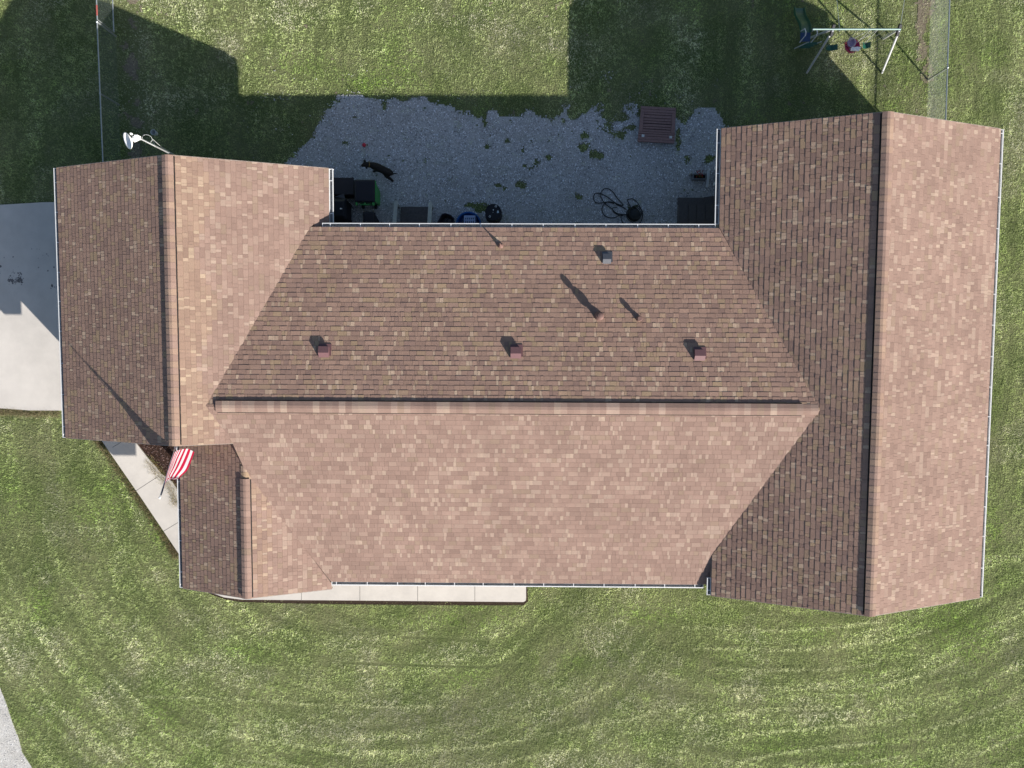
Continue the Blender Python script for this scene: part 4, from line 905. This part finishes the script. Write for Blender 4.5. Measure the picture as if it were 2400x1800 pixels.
# back door steps with two sloping rails
L0 = at(928.5, 471, .55); L1 = at(1009, 474, .55)
stp = thing('back_steps', 'wooden back door steps with two pale rails, between bins and tubs', 'steps', (-3.4, 3.4, 0))
for top0, z0_ in ((L0, .55), (L1, .55)):
    MB().bar((top0.x, top0.y, .55), (top0.x + (.02), 2.95, 1.40), .125, .04).build('rail', M['gwood'], stp)
    for f in (.06, .95):
        yy_ = top0.y + (2.95 - top0.y) * f; MB().box(top0.x - .04, top0.x + .04, yy_ - .04, yy_ + .04, 0, .53 + .85 * f).build('rail_post', M['gwood'], stp)
xa, xb = L0.x + .09, L1.x - .09; yF = at(970, 484, .2).y
for i in range(4):
    y1_ = yF - i * .27; z_ = .17 + i * .15; MB().box(xa, xb, y1_ - .27, y1_, z_ - .04, z_).build('tread', M['dwood'], stp, bevel=.006)
    MB().box(xa + .01, xb - .01, y1_ - .03, y1_ - .01, 0 if i == 0 else z_ - .15, z_ - .042).build('riser', M['dwood'], stp)
MB().box(xa, xb, 2.93, yF - 1.085, .58, .62).build('landing', M['dwood'], stp)
# dark tub
def ringtub(c, pts_top, h, m, name, label, cat, base=.75):
    t = thing(name, label, cat, (c[0], c[1], 0)); n = len(pts_top); P = [Vector((p[0] - c[0], p[1] - c[1])) for p in pts_top]
    rings = [(base, .0), (1.0, h), (1.06, h), (1.06, h - .02), (1.02, h - .02), (.96, h - .004), (base * .95, .02)]
    order = [(base, 0), (.99, h - .025), (1.06, h - .025), (1.06, h), (.97, h), (base * .95, .02)]
    vs = [(c[0] + p.x * k, c[1] + p.y * k, z) for k, z in order for p in P]; m_ = len(order)
    fs = [(i * n + k, i * n + (k + 1) % n, (i + 1) * n + (k + 1) % n, (i + 1) * n + k) for i in range(m_ - 1) for k in range(n)] + [tuple(range(n))[::-1], tuple((m_ - 1) * n + k for k in range(n))]
    MB().add(vs, fs).build('tub', m, t); return t
pp = [at(u, v, .4) for u, v in ((1026, 520), (1036, 502), (1044, 500), (1056, 504), (1064, 512), (1064, 524), (1060, 545), (1030, 545))][::-1]
cc = sum(pp, Vector()) / len(pp)
ringtub(cc, pp, .40, mat('dark_tub', (.035, .03, .045), .4), 'plastic_tub', 'dark grey open plastic tub between the steps and the blue pool', 'tub')
cb_ = at(1098, 526, .3); pp = [Vector((cb_.x + .40 * math.cos(a), cb_.y + .40 * math.sin(a), 0)) for a in np.linspace(0, 6.2832, 37)[:-1]]
ringtub(cb_, pp, .30, M['bluep'], 'round_tub', 'round blue tub against the back wall, holding a pale basket', 'tub', .85)
# the laundry basket in it
a = at(1088, 530, .42); b = at(1113, 505, .42)
lb = thing('laundry_basket', 'pale blue slotted basket lying upside down in the blue tub', 'basket', ((a.x + b.x) / 2, (a.y + b.y) / 2, .05))
x0, x1, y0, y1 = a.x, b.x, a.y, b.y; n_ = 5; sw_ = (x1 - x0) / 11
k = MB(); k.box(x0, x1, y1 - .07, y1, .41, .43); k.box(x0, x1, y0, y0 + .05, .41, .43); k.box(x0, x1, (y0 + y1) / 2 + .005, (y0 + y1) / 2 + .04, .41, .43)
for i in range(6): k.box(x0 + i * 2 * sw_, x0 + (i * 2 + 1) * sw_, y0 + .002, y1 - .002, .409, .4285)
k.build('slotted_bottom', M['lbluep'], lb)
vs = [(x0, y0, .42), (x1, y0, .42), (x1, y1, .42), (x0, y1, .42), (x0 - .05, y0 - .05, .06), (x1 + .05, y0 - .05, .06), (x1 + .05, y1 + .05, .06), (x0 - .05, y1 + .05, .06)]
MB().add(vs, [(0, 1, 5, 4), (1, 2, 6, 5), (2, 3, 7, 6), (3, 0, 4, 7)]).build('sides', M['lbluep'], lb)
# black rain barrel
q = at(1156, 497, .88); rb_ = thing('rain_barrel', 'black barrel with two ringed bungs and white marks on its lid', 'barrel', (q.x, q.y, 0))
MB().lathe([(.24, 0), (.26, .04), (.275, .3), (.265, .32), (.28, .45), (.265, .6), (.27, .62), (.26, .84), (.262, .88), (.245, .88), (.24, .868)], (q.x, q.y, 0), 40).build('drum', M['blackp'], rb_)
for u, v in ((1162.3, 483.3), (1148, 507.3)):
    w_ = at(u, v, .88); MB().lathe([(.020, 0), (.034, 0), (.034, .012), (.020, .012)], (w_.x, w_.y, .870), 20, cap=False).build('bung_ring', M['whitep'], rb_)
for u, v, r in ((1156.3, 491.8, .020), (1155.6, 497.7, .009)):
    w_ = at(u, v, .88); MB().lathe([(r, 0), (r, .006), (0, .008)], (w_.x, w_.y, .869), 16).build('white_dot', M['whitep'], rb_)
w_ = at(1167, 496, .88); dp = [(.0, .055), (.013, .028), (.030, .0), (.033, -.02), (.02, -.038), (0, -.043), (-.02, -.038), (-.033, -.02), (-.030, .0), (-.013, .028)]
MB().prism([(w_.x + a_, w_.y + b_ - .002) for a_, b_ in dp], .869, .873).build('drop_mark', mat('drop_pale', (.5, .62, .70), .5), rb_)
# hoses heaped on the gravel
cr6 = lambda a, b, z=.03: at(1360 + a / 5.53, 220 + b / 5.53, z)
hs = thing('garden_hose', 'black garden hose with loose loops heaped on the gravel by the wall', 'hose', tuple(cr6(680, 1570, 0)))
def spl(pts, z=.02, closed=False):
    P = [cr6(a_, b_, z + .02 * random.random()) for a_, b_ in pts]; out = []
    n_ = len(P); ts_ = list(range(n_))
    for i in range((n_ - 1) * 8 + 1): out.append(catmull(ts_, P, i / 8))
    return out
for pts in ([(560, 1440), (480, 1350), (430, 1280), (385, 1240), (335, 1225), (285, 1250), (265, 1300), (285, 1370), (330, 1430), (400, 1480), (470, 1545), (560, 1560)],
            [(560, 1450), (470, 1420), (410, 1380), (340, 1330), (270, 1295), (205, 1290), (172, 1330), (185, 1390), (240, 1415), (320, 1405), (400, 1410), (500, 1450), (580, 1480)],
            [(590, 1560), (520, 1570), (450, 1600), (380, 1605), (310, 1570), (280, 1500), (300, 1440), (350, 1400), (420, 1405), (500, 1440), (600, 1500)],
            [(480, 1470), (420, 1480), (430, 1530), (490, 1565), (560, 1580)],
            [(650, 1470), (630, 1420), (612, 1380), (640, 1360), (690, 1365), (740, 1410), (775, 1465), (805, 1530), (808, 1590), (790, 1650), (760, 1680)],
            [(530, 1570), (530, 1620), (560, 1680), (600, 1700)]):
    MB().tube(spl(pts), .014, 8).build('loop', M['hose'], hs)
for i in range(9):
    r = random.uniform(.13, .24); cx_ = cr6(685 + random.uniform(-25, 25), 1565 + random.uniform(-25, 25), 0); tl = random.uniform(-.25, .25); t2 = random.uniform(-.25, .25)
    MB().tube([(cx_.x + r * math.cos(a_), cx_.y + r * 1.05 * math.sin(a_), .03 + i * .020 + r * tl * math.cos(a_) * .4 + r * t2 * math.sin(a_) * .4) for a_ in np.linspace(0, 6.2832, 29)[:-1]], .014, 8, closed=True).build('coil', M['hose'], hs)
q = cr6(440, 1428, .05); MB().tube([q, q + Vector((.04, -.03, 0))], .018, 10).build('fitting', M['galv'], hs)
q = cr6(690, 1570, 0); MB().lathe([(.20, .0), (.22, .08), (.17, .17), (.06, .19)], (q.x, q.y, 0), 20).build('reel_pot', M['hose'], hs)
# wooden deck in the right corner of the yard
z = .32; a = at(1590, 540, z); yd = at(1620, 478, z).y; xs = [at(u, 500, z).x for u in (1590, 1613, 1633, 1653)] + [6.44]
dk = thing('wood_deck', 'dark plank deck with a lower step tucked in the right yard corner', 'deck', (xs[2], yd - .6, 0))
for i in range(4):
    n_ = 3
    for j in range(1): MB().box(xs[i] + .008, xs[i + 1] - .008, 2.92, yd, z - .04, z).build('board', M['dwood'], dk, bevel=.005)
MB().box(xs[0] + .03, 6.42, 2.94, yd - .03, 0, z - .045).build('base', M['dwood'], dk)
b_ = at(1588, 463, .15); MB().box(b_.x + .02, xs[2] + .25, yd + .005, b_.y, .0, .15).build('step', M['dwood'], dk, bevel=.006)
MB().prism([(xs[2] + .0, yd + .01), (6.43, yd + .01), (6.43, yd + .30), (xs[3], yd + .26)], .0, .13).build('step', M['dwood'], dk)
# drain extension and planter near the downspout
a = at(1661.5, 399, .12); b = at(1658, 439, .12)
de = thing('drain_pipe', 'pale drain pipe lying on the ground below the right wing downspout', 'pipe', (a.x, a.y, 0))
MB().bar((a.x, a.y, .10), (b.x, b.y, .06), .085, .06).build('pipe', M['whitep'], de, bevel=.01); MB().bar((6.30, a.y + .02, .14), (a.x, a.y + .0, .12), .08, .07).build('elbow', M['whitep'], de, bevel=.01)
a = at(1624, 420, .25); b = at(1656, 407, .25)
pn = thing('planter_box', 'low grey planter box with a few red flowers beside the drain pipe', 'planter', (a.x, a.y, 0))
k = MB(); k.box(a.x, b.x, a.y, a.y + .03, 0, .24); k.box(a.x, b.x, b.y - .03, b.y, 0, .245); k.box(a.x, a.x + .03, a.y + .031, b.y - .031, 0, .242); k.box(b.x - .03, b.x, a.y + .031, b.y - .031, 0, .242)
k.build('sides', mat('slate_planter', (.14, .15, .17), .7), pn); MB().box(a.x + .031, b.x - .031, a.y + .031, b.y - .031, .0, .17).build('soil', M['soil'], pn)
q = at(1621, 405, .3); MB().lathe([(.03, 0), (.045, .05), (.05, .20), (.02, .27), (.0, .28)], (q.x, q.y, 0), 12).build('solar_lamp', mat('lamp_grey', (.35, .36, .36), .5), pn)
fw = MB()
for i in range(70):
    px_, py_ = random.uniform(a.x + .08, b.x - .12), random.uniform(a.y + .05, b.y + .10); r = random.uniform(.01, .028); zz_ = random.uniform(.18, .33)
    cl = random.choice([(.25, .01, .02), (.35, .02, .03), (.03, .07, .02), (.04, .09, .03), (.25, .12, .03)]); th = random.uniform(0, 6.28)
    P_ = [(px_ + r * math.cos(th + k_ * 2.09), py_ + r * math.sin(th + k_ * 2.09), zz_ + random.uniform(-.02, .02)) for k_ in range(3)]
    fw.add(P_, [(0, 1, 2)], cl)
fw.build('flowers', M['stone'], pn)
# red toy ball and a few bits of litter on the roof gutter line
q = at(853.5, 340, .06); o_ = MB().lathe([(.0, -.065), (.035, -.055), (.058, -.03), (.066, 0), (.058, .03), (.035, .055), (.0, .065)], (q.x, q.y, .075), 18, cap=False).build('toy_ball', M['redp'], smooth=True)
tag(o_, 'small red ball lying on the gravel above the dog', 'ball')
# ============================================================ DOG
cr5 = lambda a, b, z: at(760 + a / 5.53, 360 + b / 5.53, z)
dg = thing('dog', 'black dog standing on the gravel, head turned down toward the left', 'dog', tuple(cr5(700, 230, 0)))
J = {}; Vd = []; Ed = []; Rd = []
def jn(n_, p, r, par=None):
    J[n_] = len(Vd); Vd.append(Vector(p)); Rd.append(r)
    if par is not None: Ed.append((J[par], J[n_]))
jn('pelvis', cr5(812, 238, .55), (.12, .12)); jn('belly', cr5(738, 196, .56), (.125, .125), 'pelvis'); jn('chest', cr5(660, 160, .55), (.15, .15), 'belly'); jn('shoulder', cr5(610, 148, .57), (.115, .13), 'chest')
jn('neck', cr5(575, 142, .62), (.08, .085), 'shoulder'); jn('skull', cr5(532, 138, .66), (.10, .09), 'neck'); jn('muzzle', cr5(500, 150, .60), (.062, .056), 'skull'); jn('nose', cr5(479, 163, .57), (.035, .032), 'muzzle')
jn('rump', cr5(862, 262, .54), (.075, .09), 'pelvis'); jn('tail1', cr5(890, 262, .50), (.026, .026), 'rump'); jn('tail2', cr5(925, 258, .42), (.018, .018), 'tail1'); jn('tail3', cr5(952, 262, .36), (.010, .010), 'tail2')
ax = (Vd[J['pelvis']] - Vd[J['chest']]); ax.z = 0; ax.normalize(); lat = Vector((-ax.y, ax.x, 0))
if lat.y > 0: lat = -lat                                             # toward the house
ch_, hp_ = Vd[J['chest']], Vd[J['pelvis']]
for s_, nm, fo in ((1, 'a', -.10), (-1, 'b', .06)):
    jn('elbow' + nm, ch_ + lat * .10 * s_ + ax * .02 + Vector((0, 0, -.17)), (.052, .055), 'chest'); jn('wrist' + nm, Vector((ch_.x, ch_.y, .17)) + lat * .115 * s_ + ax * (fo * .5), (.03, .032), 'elbow' + nm)
    jn('paw' + nm, Vector((ch_.x, ch_.y, .03)) + lat * .12 * s_ + ax * fo, (.032, .028), 'wrist' + nm); jn('toe' + nm, Vector((ch_.x, ch_.y, .022)) + lat * .12 * s_ + ax * (fo - .06), (.028, .02), 'paw' + nm)
for s_, nm, fo in ((1, 'c', .16), (-1, 'd', .02)):
    jn('knee' + nm, hp_ + lat * .10 * s_ - ax * .03 + Vector((0, 0, -.19)), (.062, .075), 'pelvis'); jn('hock' + nm, Vector((hp_.x, hp_.y, .19)) + lat * .12 * s_ + ax * (fo + .05), (.030, .034), 'knee' + nm)
    jn('foot' + nm, Vector((hp_.x, hp_.y, .035)) + lat * .125 * s_ + ax * (fo + .01), (.030, .028), 'hock' + nm); jn('toes' + nm, Vector((hp_.x, hp_.y, .022)) + lat * .125 * s_ + ax * (fo - .06), (.028, .02), 'foot' + nm)
me = bpy.data.meshes.new('body'); me.from_pydata([tuple(p) for p in Vd], Ed, []); db = bpy.data.objects.new('body', me); S.collection.objects.link(db)
sk_ = db.modifiers.new('s', 'SKIN'); 
for i, r in enumerate(Rd): me.skin_vertices[0].data[i].radius = r; me.skin_vertices[0].data[i].use_root = (i == 0)
sb = db.modifiers.new('u', 'SUBSURF'); sb.levels = 2; sb.render_levels = 2; me.materials.append(M['dogm'])
db.parent = dg; db.matrix_parent_inverse = Matrix.Translation(dg.location).inverted()
sk0 = Vd[J['skull']]; fwd = (Vd[J['nose']] - sk0); fwd.z = 0; fwd.normalize(); sd_ = Vector((-fwd.y, fwd.x, 0))
for s_ in (1, -1):                                                    # ears hang from the sides of the skull
    b0 = sk0 + sd_ * .065 * s_ + Vector((0, 0, .045)) - fwd * .01
    q0 = b0 + sd_ * .075 * s_ + Vector((0, 0, -.03)) - fwd * .0
    e = MB(); e.add([b0 + fwd * .035, b0 - fwd * .045, q0 - fwd * .03, q0 + sd_ * s_ * .02 + Vector((0, 0, -.03)), q0 + fwd * .03] + [p + Vector((0, 0, -.014)) for p in (b0 + fwd * .035, b0 - fwd * .045, q0 - fwd * .03, q0 + sd_ * s_ * .02 + Vector((0, 0, -.03)), q0 + fwd * .03)],
          [(0, 1, 2, 3, 4), (9, 8, 7, 6, 5)] + [(i, i + 5, (i + 1) % 5 + 5, (i + 1) % 5) for i in range(5)]); e.build('ear', M['dogm'], dg)
    ey = sk0 + fwd * .065 + sd_ * .042 * s_ + Vector((0, 0, .025)); MB().lathe([(0, -.009), (.008, 0), (0, .009)], ey, 8, cap=False).build('eye', M['glass'], dg)
nk = Vd[J['neck']]; nd = (Vd[J['skull']] - Vd[J['shoulder']]).normalized(); u_ = nd.orthogonal().normalized(); v_ = nd.cross(u_)
MB().tube([nk + (u_ * math.cos(a_) + v_ * math.sin(a_)) * .098 for a_ in np.linspace(0, 6.2832, 25)[:-1]], .009, 6, closed=True).build('collar', M['leather'], dg)
